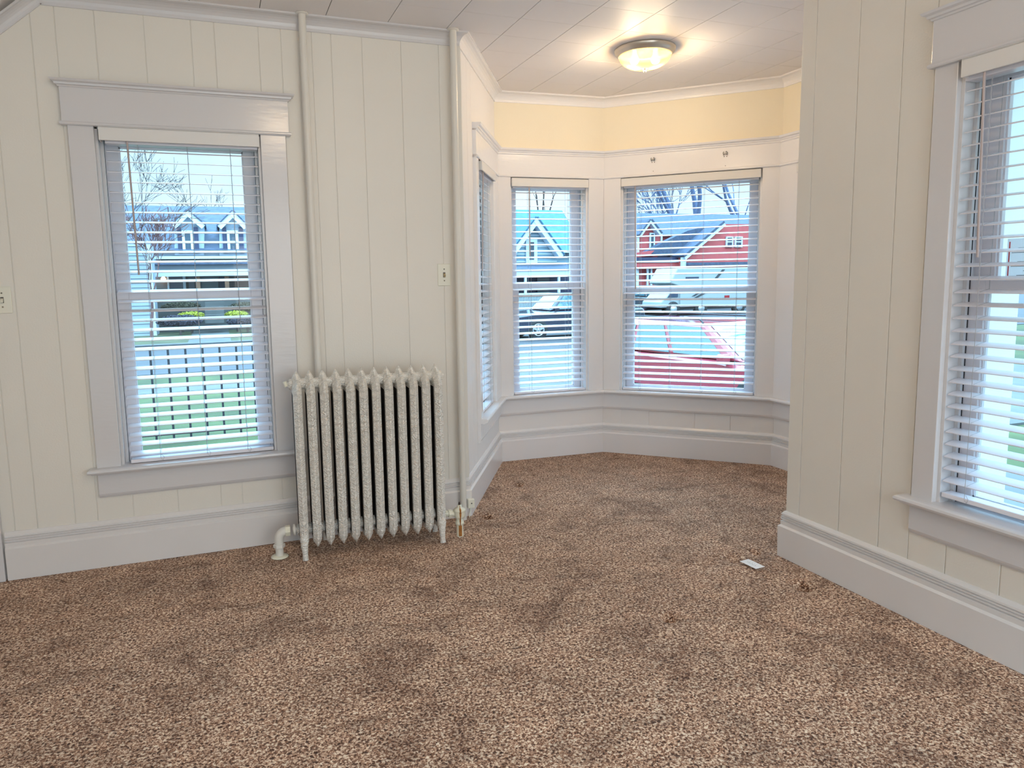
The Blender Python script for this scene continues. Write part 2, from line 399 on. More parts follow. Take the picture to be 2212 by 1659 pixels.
# bay: frieze board, picture rail, stool and apron run round the bay
def along(fr, u): p = fr.a + fr.d * u; return (p.x, p.y)
BAY = [along(F1, 0.338), C1, C2, C3, C4]
FRZ = [(0, 1.985), (0.022, 1.985), (0.022, 2.145), (0, 2.145)]
BEAD = [(0, 1.985), (0.026, 1.985), (0.031, 1.990), (0.031, 1.997), (0.026, 2.002), (0, 2.002)]
RAIL = [(0, 2.135), (0.024, 2.135), (0.028, 2.140), (0.028, 2.148), (0.034, 2.150), (0.036, 2.158), (0.046, 2.162), (0.050, 2.170), (0.052, 2.176), (0, 2.178)]
STL = [(0, 0.445), (0.040, 0.441), (0.046, 0.446), (0.058, 0.450), (0.064, 0.458), (0.062, 0.467), (0.054, 0.471), (0, 0.472)]
APR = [(0, 0.325), (0.006, 0.325), (0.016, 0.336), (0.020, 0.346), (0.020, 0.444), (0, 0.446)]
for k, (nm, pr) in enumerate((('frieze', FRZ), ('bead', BEAD), ('picture rail', RAIL), ('stool', STL), ('apron', APR))):
    o = struct(MB().sweep(BAY, pr).build('trim_%d' % (8 + k), M['baytrim'], bevel=0.001))

# corner bead on the outside corner by the second pipe
struct(MB().box((1.205, YA - 0.012, 0.218), (1.236, YA + 0.01, HC - 0.06)).build('trim_13', M['pipe'], bevel=0.003))

# ---------------------------------------------------------------- windows
def window(num, fr, hole, trims, matr, upper_frac=0.5, meet=None):
    ua, ub, za, zb = hole; r = fr.empty('window_%d' % num); struct(r)
    T = M['trim'] if matr == 'trim' else M['baytrim']
    for part in trims:
        kind = part[0]
        if kind == 'casing':
            b = MB().box((part[1], -0.022, za), (part[2], 0.001, zb + 0.002)); b.build('casing', T, r, bevel=0.002)
        if kind == 'header':
            l, rr = part[1], part[2]
            MB().box((l, -0.030, 2.003), (rr, 0.001, 2.147)).build('header_board', T, r, bevel=0.002)
            cp = [(0, 2.147), (0.004, 2.147), (0.007, 2.153), (0.014, 2.155), (0.016, 2.163), (0.026, 2.168), (0.030, 2.176), (0, 2.178)]
            b = MB(); b.sweep([(rr, 0), (rr, -0.030), (l, -0.030), (l, 0)][::-1], cp); b.box((l, -0.03, 2.146), (rr, 0, 2.177)); b.build('cap_moulding', T, r)
            bp = [(0, 1.990), (0.006, 1.990), (0.009, 1.995), (0.009, 1.999), (0.006, 2.004), (0, 2.004)]
            b = MB(); b.sweep([(rr, 0), (rr, -0.030), (l, -0.030), (l, 0)][::-1], bp); b.box((l, -0.03, 1.9895), (rr, 0, 2.0045)); b.build('bead_moulding', T, r)
        if kind == 'stool':
            l, rr = part[1], part[2]
            b = MB(); b.sweep([(rr, 0.0), (rr, -0.042), (l, -0.042), (l, 0.0)][::-1], [(0, 0.444), (0.006, 0.444), (0.010, 0.449), (0.020, 0.452), (0.024, 0.459), (0.022, 0.467), (0.015, 0.471), (0, 0.472)])
            b.box((l, -0.042, 0.4445), (rr, 0.001, 0.4719)); b.build('stool', T, r)
            MB().sweep([(rr - 0.012, 0.0), (l + 0.012, 0)][::-1], [(0, 0.328), (0.008, 0.328), (0.016, 0.338), (0.020, 0.347), (0.020, 0.445), (0, 0.446)]).build('apron', T, r)
    # jamb liner, stops, sill
    b = MB(); b.box((ua, 0.0, za), (ua + 0.012, TH + .01, zb)); b.box((ub - 0.012, 0, za), (ub, TH + .01, zb)); b.box((ua, 0, zb - 0.012), (ub, TH + .01, zb)); b.box((ua, 0, za - 0.02), (ub, TH + 0.04, za + 0.002))
    for s_, u in ((1, ua), (-1, ub)):
        b.box((u + s_ * 0.012, 0.050, za), (u + s_ * 0.026, 0.062, zb))
    b.build('jamb', T, r, bevel=0.001)
    b = MB()
    for s_, u in ((1, ua), (-1, ub)):
        b.box((u + s_ * 0.012, 0.064, za), (u + s_ * 0.024, 0.075, zb)); b.box((u + s_ * 0.012, 0.1, za), (u + s_ * 0.03, 0.107, zb))
        b.box((u + s_ * 0.012, 0.14, za), (u + s_ * 0.035, 0.15, zb))
    b.build('vinyl_track', M['vinyl'], r, bevel=0.001)
    b = MB()
    for s_, u in ((1, ua), (-1, ub)): b.box((u + s_ * 0.0228, 0.0628, za), (u + s_ * 0.0272, 0.0652, zb))
    b.build('dark_track_gap', M['track'], r)
    zm = meet if meet else za + (zb - za) * 0.51
    sl, sr = ua + 0.026, ub - 0.026; st = 0.052
    def sash(nm, z0, z1, y0, y1, bot, top):
        b = MB(); b.box((sl, y0, z0), (sl + st, y1, z1)); b.box((sr - st, y0, z0), (sr, y1, z1)); b.box((sl + st, y0, z0), (sr - st, y1, z0 + bot)); b.box((sl + st, y0, z1 - top), (sr - st, y1, z1))
        s_ = b.build(nm, M['vinyl'], r, bevel=0.0015)
        e = 0.006; c = MB()
        for (p, q, s0, s1) in ((sl + st, sl + st + e, z0 + bot, z1 - top), (sr - st - e, sr - st, z0 + bot, z1 - top)): c.box((p, y0 + .008, s0), (q, y1 - .006, s1))
        c.box((sl + st, y0 + .008, z0 + bot), (sr - st, y1 - .006, z0 + bot + e)); c.box((sl + st, y0 + .008, z1 - top - e), (sr - st, y1 - .006, z1 - top))
        c.build('glazing_bead', M['vinyl'], s_)
        yg = (y0 + y1) / 2
        MB().add([(sl + st, yg, z0 + bot), (sr - st, yg, z0 + bot), (sr - st, yg, z1 - top), (sl + st, yg, z1 - top)], [(0, 1, 2, 3)]).build('pane', M['glass'], s_, fix=False)
        return s_
    sash('upper_sash', zm - 0.02, zb - 0.012, 0.108, 0.138, 0.036, 0.055)
    sash('lower_sash', za + 0.002, zm + 0.02, 0.066, 0.098, 0.03, 0.036)
    return r
CT = [('casing', -0.567, -0.467), ('casing', 0.229, 0.345), ('header', -0.586, 0.362), ('stool', -0.579, 0.36)]
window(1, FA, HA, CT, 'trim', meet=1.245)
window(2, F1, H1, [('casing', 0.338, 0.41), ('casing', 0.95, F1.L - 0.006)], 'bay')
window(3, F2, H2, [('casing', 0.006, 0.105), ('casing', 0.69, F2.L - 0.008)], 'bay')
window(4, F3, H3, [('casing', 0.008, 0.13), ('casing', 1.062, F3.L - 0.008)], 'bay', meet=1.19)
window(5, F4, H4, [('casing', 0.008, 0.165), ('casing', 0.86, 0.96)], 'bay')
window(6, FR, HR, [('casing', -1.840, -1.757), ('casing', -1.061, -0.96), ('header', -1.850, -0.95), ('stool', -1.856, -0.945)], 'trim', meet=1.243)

def blind(fr, u0, u1, zb, label, cords, wand_u, val=(None, None), valz=(1.930, 1.991), tilt=12, wand_z=1.345, valy=-0.040, droop=0.0):
    r = fr.empty('window_blind')
    tag(r, label, 'blind', 'white slatted blinds in the windows')
    v0 = val[0] if val[0] is not None else u0 - 0.006; v1 = val[1] if val[1] is not None else u1 + 0.006
    b = MB(); z0, z1 = valz
    b.box((v0, valy, z0), (v1, valy + 0.009, z1 - 0.003)); b.box((v0, valy, z1 - 0.008), (v1, valy + 0.012, z1 - 0.002)); b.box((v0, valy + .009, z0), (v0 + 0.006, 0.03, z1 - 0.003)); b.box((v1 - 0.006, valy + .009, z0), (v1, 0.03, z1 - 0.003))
    b.build('valance', M['valance'], r, bevel=0.002)
    b = MB(); b.box((u0, -0.012, z0 + 0.004 - .012), (u1, 0.045, zh := z1 - 0.01)); b.build('headrail', M['blind'], r, bevel=0.002)
    yc = 0.022; t = radians(tilt); pitch = 0.0445; z = z0 - 0.036; b = MB(); zs = []
    while z > zb + 0.040:
        pts = []; n = 7
        for i in range(n):
            s_ = -0.025 + 0.05 * i / (n - 1); crown = 0.0018 * (1 - (s_ / 0.025) ** 2)
            pts.append((s_, crown + 0.0014))
        prof = pts + [(p[0], p[1] - 0.0028) for p in pts[::-1]]
        jt = random.uniform(-0.8, 0.8); tt = t + radians(jt)
        poly = [(yc + p[0] * cos(tt) - p[1] * sin(tt), z + p[0] * sin(tt) + p[1] * cos(tt)) for p in prof]
        b.prism(poly, 'x', u0 + random.uniform(0, 0.0015), u1 - random.uniform(0, 0.0015)); zs.append(z); z -= pitch
    sl = b.build('slats', M['blind'], r)
    b = MB(); b.box((u0, yc - 0.025, zb), (u1, yc + 0.025, zb + 0.017)); b.build('bottom_rail', M['blind'], r, bevel=0.003)
    # one more slat lying on the rail, slightly tilted
    for c in cords:
        u = u0 + (u1 - u0) * c; b = MB()
        b.tube([(u, yc - 0.0265, z0), (u, yc - 0.0265, zb + 0.014)], 0.0009, 5); b.tube([(u, yc + 0.0265, z0), (u, yc + 0.0265, zb + 0.014)], 0.0009, 5)
        for q in zs: b.tube([(u + .003, yc - 0.024 * cos(t), q - 0.024 * sin(t) + .0035), (u + 0.003, yc + 0.024 * cos(t), q + 0.024 * sin(t) + .0035)], 0.0007, 4)
        b.tube([(u + 0.006, yc - 0.029, zb + 0.03), (u + 0.016, yc - 0.031, zb + 0.018), (u + 0.010, yc - 0.03, zb + 0.004), (u + .002, yc - .029, zb + .012)], 0.0008, 5)
        b.build('ladder_cord', M['cord'], r)
    w = MB(); w.tube([(wand_u, -0.028, z0 + 0.004), (wand_u + 0.001, -0.030, z0 - 0.02), (wand_u + 0.006, -0.014, wand_z)], 0.0042, 8); w.tube([(wand_u, -0.02, z0 + .012), (wand_u, -0.03, z0 - .004)], 0.002, 6)
    w.build('tilt_wand', M['wand'], r)
    return r
blind(FA, -0.428, 0.214, 0.474, 'white two-inch blind over the lawn and fence view, left of the radiator', (0.2, 0.52, 0.81), -0.338, val=(-0.448, 0.222))
blind(F1, 0.428, 0.932, 0.474, 'white blind in the narrow sideways-on window nearest the wall corner and pipe', (0.25, 0.75), 0.50, val=(0.425, 0.938), valz=(1.925, 1.980))
blind(F2, 0.121, 0.668, 0.474, 'white blind in the narrow bay window showing the blue-roofed house', (0.24, 0.76), 0.235, val=(0.108, 0.680), valz=(1.922, 1.981), wand_z=1.45)
blind(F3, 0.148, 1.042, 0.474, 'wide white blind in the bay window showing the red house and red car', (0.13, 0.37, 0.61, 0.86), 0.232, val=(0.136, 1.054), valz=(1.924, 1.981), wand_z=1.205)
blind(F4, 0.18, 0.845, 0.474, 'white blind in the bay side window hidden behind the right wall corner', (0.25, 0.75), 0.3, val=(0.17, 0.855), valz=(1.924, 1.981))
blind(FR, -1.738, -1.08, 0.496, 'white two-inch blind at the right edge, in the near right wall', (0.13, 0.5, 0.86), -1.662, val=(-1.734, -1.075), wand_z=1.34)

# ---------------------------------------------------------------- sloped soffit at the top left
def soffit():
    r = empty('ceiling_slope'); struct(r)
    a = Vector((-0.611, 2.497)); b = Vector((-0.788, 2.344)); d = (b - a).normalized(); n = Vector((-d.y, d.x))
    if n.y < 0: n = -n      # up-left normal
    p0 = a - d * 0.02; p1 = a + d * 1.7
    off = 0.058
    q0 = p0 + n * 0.045; q1 = p1 + n * 0.045
    MB().prism([(q0.x, q0.y + .03), (q1.x, q1.y), (q1.x - 0.05, q1.y + 0.8), (q0.x - 0.05, q0.y + 0.06)], 'y', YB, YA + 0.002).build('sloped_panel', M['ceil'], r)
    prof = [(0.0, 0.0), (0.006, 0.0), (0.006, 0.006)] + [(0.006 + 0.040 * (1 - cos(t)), 0.006 + 0.034 * sin(t)) for t in [radians(x) for x in range(15, 91, 15)]] + [(0.052, 0.046), (0, 0.046)]
    vs = []; k = len(prof)
    for p in (p0, p1):
        for (o, h) in prof: vs.append((p.x + n.x * h, YA - o, p.y + n.y * h))
    MB().add(vs, [(i, (i + 1) % k, k + (i + 1) % k, k + i) for i in range(k)] + [tuple(range(k)), tuple(range(k, 2 * k))]).build('cove_moulding', M['trim'], r)
soffit()
# door casing at the far left
dr = empty('door_1'); struct(dr)
MB().box((-1.075, YA - 0.030, 0), (-0.962, YA, 2.05)).build('casing', M['trim'], dr, bevel=0.003)
MB().box((-1.70, YA - 0.012, 0), (-1.075, YA, 2.03)).build('door_leaf', M['trim'], dr, bevel=0.003)

# ---------------------------------------------------------------- steam pipes
def riser(x, dist, label, zb=0.0):
    r = empty('heating_pipe', (x, YA - dist, zb)); tag(r, label, 'pipe', 'white steam risers on the back wall')
    MB().tube([(0, 0, 0), (0, 0, HC - zb - 0.001)], 0.0175, 20).build('riser', M['pipe'], r)
    MB().lathe([(0.0175, -0.006), (0.030, -0.005), (0.030, 0), (0.0175, 0)], (0, 0, HC - zb - 0.001), 20).build('ceiling_collar', M['pipe'], r)
    return r
riser(0.442, 0.062, 'slim white vertical pipe between the left window and panelled wall, behind the radiator')
riser(1.180, 0.062, 'slim white vertical pipe at the wall corner, right of the radiator')

# ---------------------------------------------------------------- radiator
def radiator():
    r = empty('radiator', (0.312, 3.287, 0), radians(-3.0))
    tag(r, 'white cast iron column radiator with twelve ornate sections on the brown carpet', 'radiator')
    D = 0.185; N = 12; pitch = 0.0605
    zb, zs = 0.062, 0.805
    def outline():
        P = []
        # front bottom corner to the front top, shoulder, scalloped crest, back
        P += [(0.050, 0.046), (0.030, 0.050), (0.014, 0.064), (0.004, 0.090), (0.0, 0.125), (0.0, 0.780), (-0.002, 0.800), (0.002, 0.812), (0.010, 0.815), (0.013, 0.823)]
        for (a, z) in ((0.022, 0.836), (0.033, 0.838), (0.040, 0.850), (0.054, 0.852), (0.060, 0.866), (0.074, 0.867), (0.080, 0.882), (0.0925, 0.888)): P.append((a, z))
        half = P[:]
        P = half + [(D - a, z) for (a, z) in half[::-1][1:]]
        return P
    base = outline(); n = len(base)
    cy = D / 2; zc0, zc1 = 0.062, 0.80
    def inset(d, crest):
        out = []
        for (a, z) in base:
            a2 = cy + (a - cy) * (1 - 2 * d / D)
            if z < 0.2: z2 = z + d * 1.25 * max(0.0, 1 - (z - 0.046) / 0.12)
            elif z > 0.79: z2 = z - crest * (0.25 + 0.75 * min(1, (z - 0.79) / 0.08))
            else: z2 = z
            out.append((a2, z2))
        return out
    lay = [(-0.0208, 0.034, 0.046), (-0.0196, 0.020, 0.032), (-0.0025, 0.0008, 0.001), (0.0, 0.0, 0.0)]
    lay = lay + [(-x, d, c) for (x, d, c) in lay[::-1][1:]]
    b = MB(); vs = []
    for (x, d, c) in lay: vs += [(x, a, z) for (a, z) in inset(d, c)]
    fs = []
    for i in range(len(lay) - 1):
        for k in range(n): fs.append((i * n + k, i * n + (k + 1) % n, (i + 1) * n + (k + 1) % n, (i + 1) * n + k))
    b.add(vs, fs, False)
    b.add(vs[:n], [tuple(range(n))]); b.add(vs[-n:], [tuple(range(n))])
    # hubs joining the sections
    for z, rr in ((0.826, 0.026), (0.125, 0.026)):
        b.lathe([(rr, -pitch / 2), (rr, pitch / 2)], (0, cy, z), 20, 'x')
    nw = len(b.f)
    first = b.build('section', M['iron'], r, bevel=0.0012)
    core = MB().box((-0.0213, 0.040, 0.095), (0.0213, D - 0.040, 0.782)).build('gap_shade_core', M['bare'], first, bevel=0.001)  # dark block on the section sides, standing in for shade in the gaps
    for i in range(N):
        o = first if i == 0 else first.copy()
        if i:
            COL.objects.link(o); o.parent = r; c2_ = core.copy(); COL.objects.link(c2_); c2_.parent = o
        o.location = (i * pitch, 0, 0)
    for i in (0, N - 1):
        for (a, s_) in ((0.012, 1), (D - 0.012, -1)):
            L = MB(); L.tube([(0, a + s_ * 0.010, 0.13), (0, a + s_ * 0.004, 0.10), (-0.002, a, 0.07), (-0.001, a - s_ * 0.002, 0.025), (0, a - s_ * 0.004, 0.0)], [0.016, 0.020, 0.0165, 0.0125, 0.0145], 14)
            L.build('foot', M['iron'], r).location = (i * pitch, 0, 0)
    def plug(x, z, s_):
        q = MB(); q.lathe([(0.0, 0.024 * s_), (0.010, 0.024 * s_), (0.012, 0.012 * s_), (0.022, 0.012 * s_), (0.024, 0)], (x, cy, z), 8, 'x', smooth=False); q.build('end_plug', M['iron'], r)
    plug(11 * pitch + 0.0225, 0.826, 1); plug(-0.0225, 0.826, -1)
    v = MB(); v.tube([(-0.045, cy - .01, 0.820), (-0.052, cy - 0.01, 0.842)], [0.007, 0.009], 10); v.tube([(-0.04, cy, 0.826), (-0.052, cy - .01, 0.82)], 0.006, 8); v.build('air_vent', M['fitting'], r)
    # elbow at the left, down to the floor
    e = MB(); ez = 0.125; ex = -0.118
    e.tube([(-0.02, cy, ez), (-0.05, cy, ez)], 0.017, 16)
    arc = [(-0.075, cy, ez)] + [(-0.080 - 0.036 * sin(t), cy, ez - 0.036 + 0.036 * cos(t)) for t in [radians(x) for x in range(0, 91, 15)]] + [(ex + .002, cy, 0.06)]
    e.tube(arc, 0.021, 18); e.tube([(ex + .002, cy, 0.075), (ex + .002, cy, 0.0)], 0.0185, 18)
    el = e.build('elbow_pipe', M['pipe'], r)
    MB().lathe([(0, -0.062), (0.026, -0.062), (0.026, -0.085), (0, -0.085)], (0, cy, ez), 6, 'x', smooth=False).build('hex_nut', M['fitting'], el, bevel=0.0015)
    MB().lathe([(0, -0.036), (0.026, -0.036), (0.028, -0.041), (0.026, -0.048), (0, -0.048)], (0, cy, ez), 20, 'x').build('flange', M['pipe'], el)
    MB().lathe([(0, 0.048), (0.028, 0.048), (0.028, 0.064), (0, 0.064)], (ex + .002, cy, 0), 6, smooth=False).build('hex_nut', M['pipe'], el, bevel=0.0015)
    MB().lathe([(0.018, 0.001), (0.041, 0.001), (0.040, 0.005), (0.022, 0.009), (0.018, 0.009)], (ex + .002, cy, 0), 28).build('escutcheon', M['fitting'], el)
    # shut-off valve at the right
    xr = 11 * pitch + 0.0225; vz = 0.118; vx = xr + 0.080; vy = cy - 0.03
    s = MB(); s.tube([(xr - 0.004, cy, vz), (xr + 0.015, cy - .004, vz), (vx, vy, vz)], [0.024, 0.015, 0.015], 16); s.lathe([(0, -0.028), (0.014, -0.027), (0.026, -0.018), (0.029, -0.004), (0.029, 0.014), (0.031, 0.016), (0.031, 0.022), (0.024, 0.028), (0.012, 0.034), (0.011, 0.044), (0.007, 0.046), (0, 0.047)], (vx, vy, vz), 24)
    s.tube([(vx, vy, vz - 0.01), (vx, vy, 0)], 0.0175, 16); s.lathe([(0, 0.062), (0.0215, 0.062), (0.0215, 0.078), (0, 0.078)], (vx, vy, 0), 20)
    va = s.build('shutoff_valve', M['fitting'], r)
    MB().lathe([(0, xr + 0.026), (0.021, xr + 0.026), (0.021, xr + 0.046), (0, xr + 0.046)], (0, cy - 0.012, vz), 6, 'x', smooth=False).build('union_nut', M['fitting'], va, bevel=0.0015)
    MB().tube([(vx, vy, vz + 0.04), (vx, vy, vz + 0.060)], [0.0065, 0.004], 10).build('valve_stem', M['darkrust'], va)
    q = MB(); prof = [(0.0188, 0.004), (0.0188, 0.060), (0.0222, 0.063), (0.0222, 0.079), (0.0190, 0.082), (0.0275, vz - 0.016), (0.0297, vz - 0.004), (0.0297, vz + 0.014), (0.0317, vz + 0.016), (0.0317, vz + 0.022), (0.0247, vz + 0.0285), (0.0127, vz + 0.0345), (0.0117, vz + 0.044)]
    vs = []
    for k, (rr, z) in enumerate(prof):
        w = 26 if k < 2 else 8 + 3 * sin(k * 2.1)
        for a in (-96 - w, -96, -96 + w): vs.append((vx + (rr + .0004) * cos(radians(a)), vy + (rr + .0004) * sin(radians(a)), z))
    q.add(vs, [(3 * k + j_, 3 * k + j_ + 1, 3 * k + j_ + 4, 3 * k + j_ + 3) for k in range(len(prof) - 1) for j_ in (0, 1)])
    q.build('rust_streak', M['rust'], va, fix=False)
radiator()

# ---------------------------------------------------------------- switches
def switch(x, z, label, tog):
    r = empty('light_switch', (x, YA, z)); tag(r, label, 'light switch')
    MB().box((-0.035, -0.006, -0.0575), (0.035, 0.0, 0.0575)).build('plate', M['plate'], r, bevel=0.003)
    MB().box((-0.006, -0.0068, -0.013), (0.006, -0.005, 0.013)).build('toggle_slot', M['gap'], r)
    MB().obox((0, -0.011, -0.002), (0.0045, 0, 0), (0, 0.007, 0.004), (0, -0.002, 0.006)).build('toggle', tog, r, bevel=0.001)
    for s_ in (-1, 1): MB().lathe([(0, -0.0075), (0.0035, -0.007), (0.0035, -0.005)], (0, 0, s_ * 0.030), 10, 'y').build('screw', M['screw'], r)
    return r
switch(1.121, 1.323, 'ivory toggle switch on the wall between the radiator and corner pipe', M['toggle'])
switch(-0.874, 1.246, 'ivory toggle switch at the left edge, cut off by the frame', M['plate'])

# cable box on the baseboard beside the corner
bx = empty('cable_box', (1.232, YA - 0.024, 0.052)); tag(bx, 'small cream plastic cable box on the baseboard at the wall corner', 'cable box')
MB().box((-0.020, -0.026, 0), (0.018, 0, 0.050)).build('cover', M['plate'], bx, bevel=0.004)
MB().lathe([(0, -0.0275), (0.004, -0.0275), (0.004, -0.026)], (0, 0, 0.028), 12, 'y').build('screw', M['screw'], bx)
MB().tube([(-0.004, -0.013, 0.0), (-0.005, -0.015, -0.02), (-0.012, -0.02, -0.035), (-0.014, -0.03, -0.048)], 0.0028, 8).build('cable', M['plate'], bx)

# ---------------------------------------------------------------- ceiling lamp
def lamp(x, y, label, watts, lcol):
    r = empty('ceiling_lamp', (x, y, HC)); tag(r, label, 'lamp')
    MB().lathe([(0, -0.0005), (0.160, -0.0005), (0.166, -0.004), (0.166, -0.010), (0.158, -0.026), (0.150, -0.030), (0.149, -0.036), (0.143, -0.040), (0.143, -0.034), (0.148, -0.024), (0.150, -0.008), (0, -0.006)], (0, 0, 0), 64).build('rim', M['nickel'], r)
    P = [(0.1425, -0.032)]
    for k in range(0, 13):
        t = radians(7.5 * k); P.append((0.140 * cos(t) ** 0.9 if k < 12 else 0.004, -0.036 - 0.072 * sin(t)))
    MB().lathe(P, (0, 0, 0), 64).build('glass_bowl', M['lampglass'], r)
    MB().lathe([(0, -0.104), (0.014, -0.106), (0.012, -0.111), (0.006, -0.114), (0.009, -0.119), (0.007, -0.125), (0, -0.128)], (0, 0, 0), 20).build('finial', M['nickel'], r)
    for s_, a in ((-1, 0.4), (1, 0.4)):
        bx_, by_ = s_ * 0.058 * cos(a), s_ * -0.058 * sin(a)
        MB().lathe([(0, -0.082), (0.016, -0.078), (0.025, -0.066), (0.026, -0.056), (0.018, -0.040), (0.012, -0.028), (0.012, -0.010)], (bx_, by_, 0), 20).build('bulb', M['bulb'], r)
        l = bpy.data.lights.new('bulb_light', 'POINT'); l.energy = watts; l.color = lcol; l.shadow_soft_size = 0.03
        lo = bpy.data.objects.new('bulb_light', l); COL.objects.link(lo); lo.parent = r; lo.location = (bx_, by_, -0.088)
lamp(2.287, 3.515, 'lit dome ceiling lamp with brushed metal rim and amber glass in the bay', 23, (1.0, 0.83, 0.62))
lamp(0.52, 1.40, 'lit dome ceiling lamp over the main room, above the frame', 17, (1.0, 0.84, 0.66))

# curtain rod brackets on the bay frieze
def bracket(u, label):
    r = F3.empty('rod_bracket'); p = F3.a + F3.d * u; r.location = (p.x, p.y, 2.094); tag(r, label, 'bracket', 'old curtain rod brackets on the bay frieze')
    b = MB(); b.box((-0.011, -0.034, -0.004), (0.011, -0.022, 0.004)); b.tube([(-0.010, -0.03, -0.010), (-0.013, -0.036, 0.004), (-0.009, -0.034, 0.012)], 0.0028, 8)
    b.tube([(0.010, -0.03, -0.010), (0.013, -0.037, 0.006), (0.007, -0.036, 0.013), (0.003, -0.034, 0.008)], 0.0032, 8); b.build('hook_plate', M['steel'], r)
    for x in (-0.007, 0.009): MB().lathe([(0, -0.0245), (0.0028, -0.024), (0.0028, -0.022)], (x, 0, -0.018), 8, 'y').build('screw', M['darkrust'], r)
    MB().lathe([(0, -0.0245), (0.0022, -0.024), (0.0022, -0.022)], (0.002, 0, -0.078), 8, 'y').build('nail', M['darkrust'], r)
bracket(0.354, 'left steel curtain rod bracket above the wide bay blind')
bracket(0.828, 'right steel curtain rod bracket above the wide bay blind')

# business card on the carpet
cd = empty('business_card', (2.170, 2.438, 0.009), radians(-88)); tag(cd, 'small white business card with faint print lying on the brown carpet', 'card')
MB().box((-0.050, -0.026, 0), (0.050, 0.026, 0.0006)).build('card_stock', M['card'], cd).rotation_euler = (0.03, -0.02, 0)
b = MB()
for k in range(9):
    x = -0.026 + k * 0.006
    b.box((x, -0.004 + 0.003 * sin(k * 2), 0.0012), (x + 0.0035, -0.0015 + 0.003 * sin(k * 2), 0.0015))
    if k % 2: b.box((x, 0.008, 0.0012), (x + 0.003, 0.0095, 0.0015))
b.build('print', M['ink'], cd)
#EXTERIOR
# ================================================================ outside
GZ = -0.90
M['grass'] = mat('lawn_grass', (0.04393, 0.05766, 0.0151), 0.9, var=0.45, vscale=0.9, bump=0.6, bscale=60)
M['grass2'] = mat('dry_lawn', (0.07002, 0.06858, 0.02918), 0.9, var=0.35, vscale=1.2)
M['concrete'] = mat('pale_concrete', (0.09188, 0.08967, 0.08755), 0.8, var=0.2, vscale=1.5)
M['asphalt'] = mat('grey_asphalt', (0.05148, 0.04891, 0.05794), 0.8, var=0.12, vscale=0.8)
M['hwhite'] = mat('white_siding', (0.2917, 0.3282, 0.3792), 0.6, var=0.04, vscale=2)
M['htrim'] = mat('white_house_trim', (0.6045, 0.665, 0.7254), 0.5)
M['slate'] = mat('blue_grey_shingles', (0.05577, 0.07079, 0.1158), 0.8, var=0.25, vscale=5)
M['teal'] = mat('teal_shingles', (0.02574, 0.1115, 0.1802), 0.7, var=0.18, vscale=4)
M['bsiding'] = mat('pale_blue_siding', (0.2123, 0.3217, 0.3861), 0.6)
M['redside'] = mat('red_siding', (0.4813, 0.07439, 0.07439), 0.6, var=0.08, vscale=3)
M['shutter'] = mat('dark_blue_shutter', (0.0251, 0.03068, 0.0725), 0.5)
M['hglass'] = mat('house_window_glass', (0.06006, 0.0858, 0.1115), 0.12)
M['darkglass'] = mat('dark_window_glass', (0.04, 0.055, 0.09), 0.15)
M['stucco'] = mat('tan_porch_wall', (0.1459, 0.1115, 0.1009), 0.8)
M['brick'] = mat('orange_brick', (0.2145, 0.103, 0.06006), 0.8, var=0.2, vscale=6)
M['yellowleaf'] = mat('yellow_green_leaf', (0.2565, 0.2454, 0.008365), 0.7, var=0.3, vscale=6)
M['hedge'] = mat('brown_green_hedge', (0.05148, 0.0429, 0.0236), 0.9, var=0.5, vscale=8)
M['hedge2'] = mat('purple_grey_hedge', (0.0429, 0.03647, 0.05363), 0.9, var=0.4, vscale=8)
M['bark'] = mat('grey_bark', (0.1248, 0.156, 0.2574), 0.9, var=0.2, vscale=8)
M['twig'] = mat('brown_twig', (0.08494, 0.06178, 0.05792), 0.9)
M['redtwig'] = mat('reddish_twig', (0.1682, 0.07808, 0.07808), 0.9)
M['fence'] = mat('black_iron_fence', (0.02, 0.02, 0.03), 0.45)
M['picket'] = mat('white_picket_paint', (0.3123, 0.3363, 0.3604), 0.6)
M['carred'] = mat('red_car_paint', (0.3325, 0.03754, 0.06167), 0.25, coat=1.0)
M['carblue'] = mat('dark_blue_car_paint', (0.01502, 0.01931, 0.0429), 0.25, coat=1.0)
M['carblack'] = mat('charcoal_car_paint', (0.02574, 0.03003, 0.0429), 0.3, coat=0.6)
M['rv'] = mat('white_motorhome_panel', (0.3217, 0.341, 0.341), 0.35)
M['stripe'] = mat('grey_motorhome_stripe', (0.0429, 0.04719, 0.05577), 0.4)
M['rubber'] = mat('black_tyre', (0.02, 0.02, 0.022), 0.8)
M['rim'] = mat('silver_wheel_rim', (0.55, 0.56, 0.58), 0.3, metal=0.5)
M['carglass'] = mat('reflective_car_glass', (0.03, 0.12, 0.15), 0.03, spec=1.0, coat=1.0)
M['taillight'] = mat('red_tail_light', (0.33, 0.011, 0.0165), 0.3)
M['lamp_on'] = mat('lit_porch_lamp', (1, 0.8, 0.5), 0.5, emit=(1.0, 0.62, 0.25), estr=3)

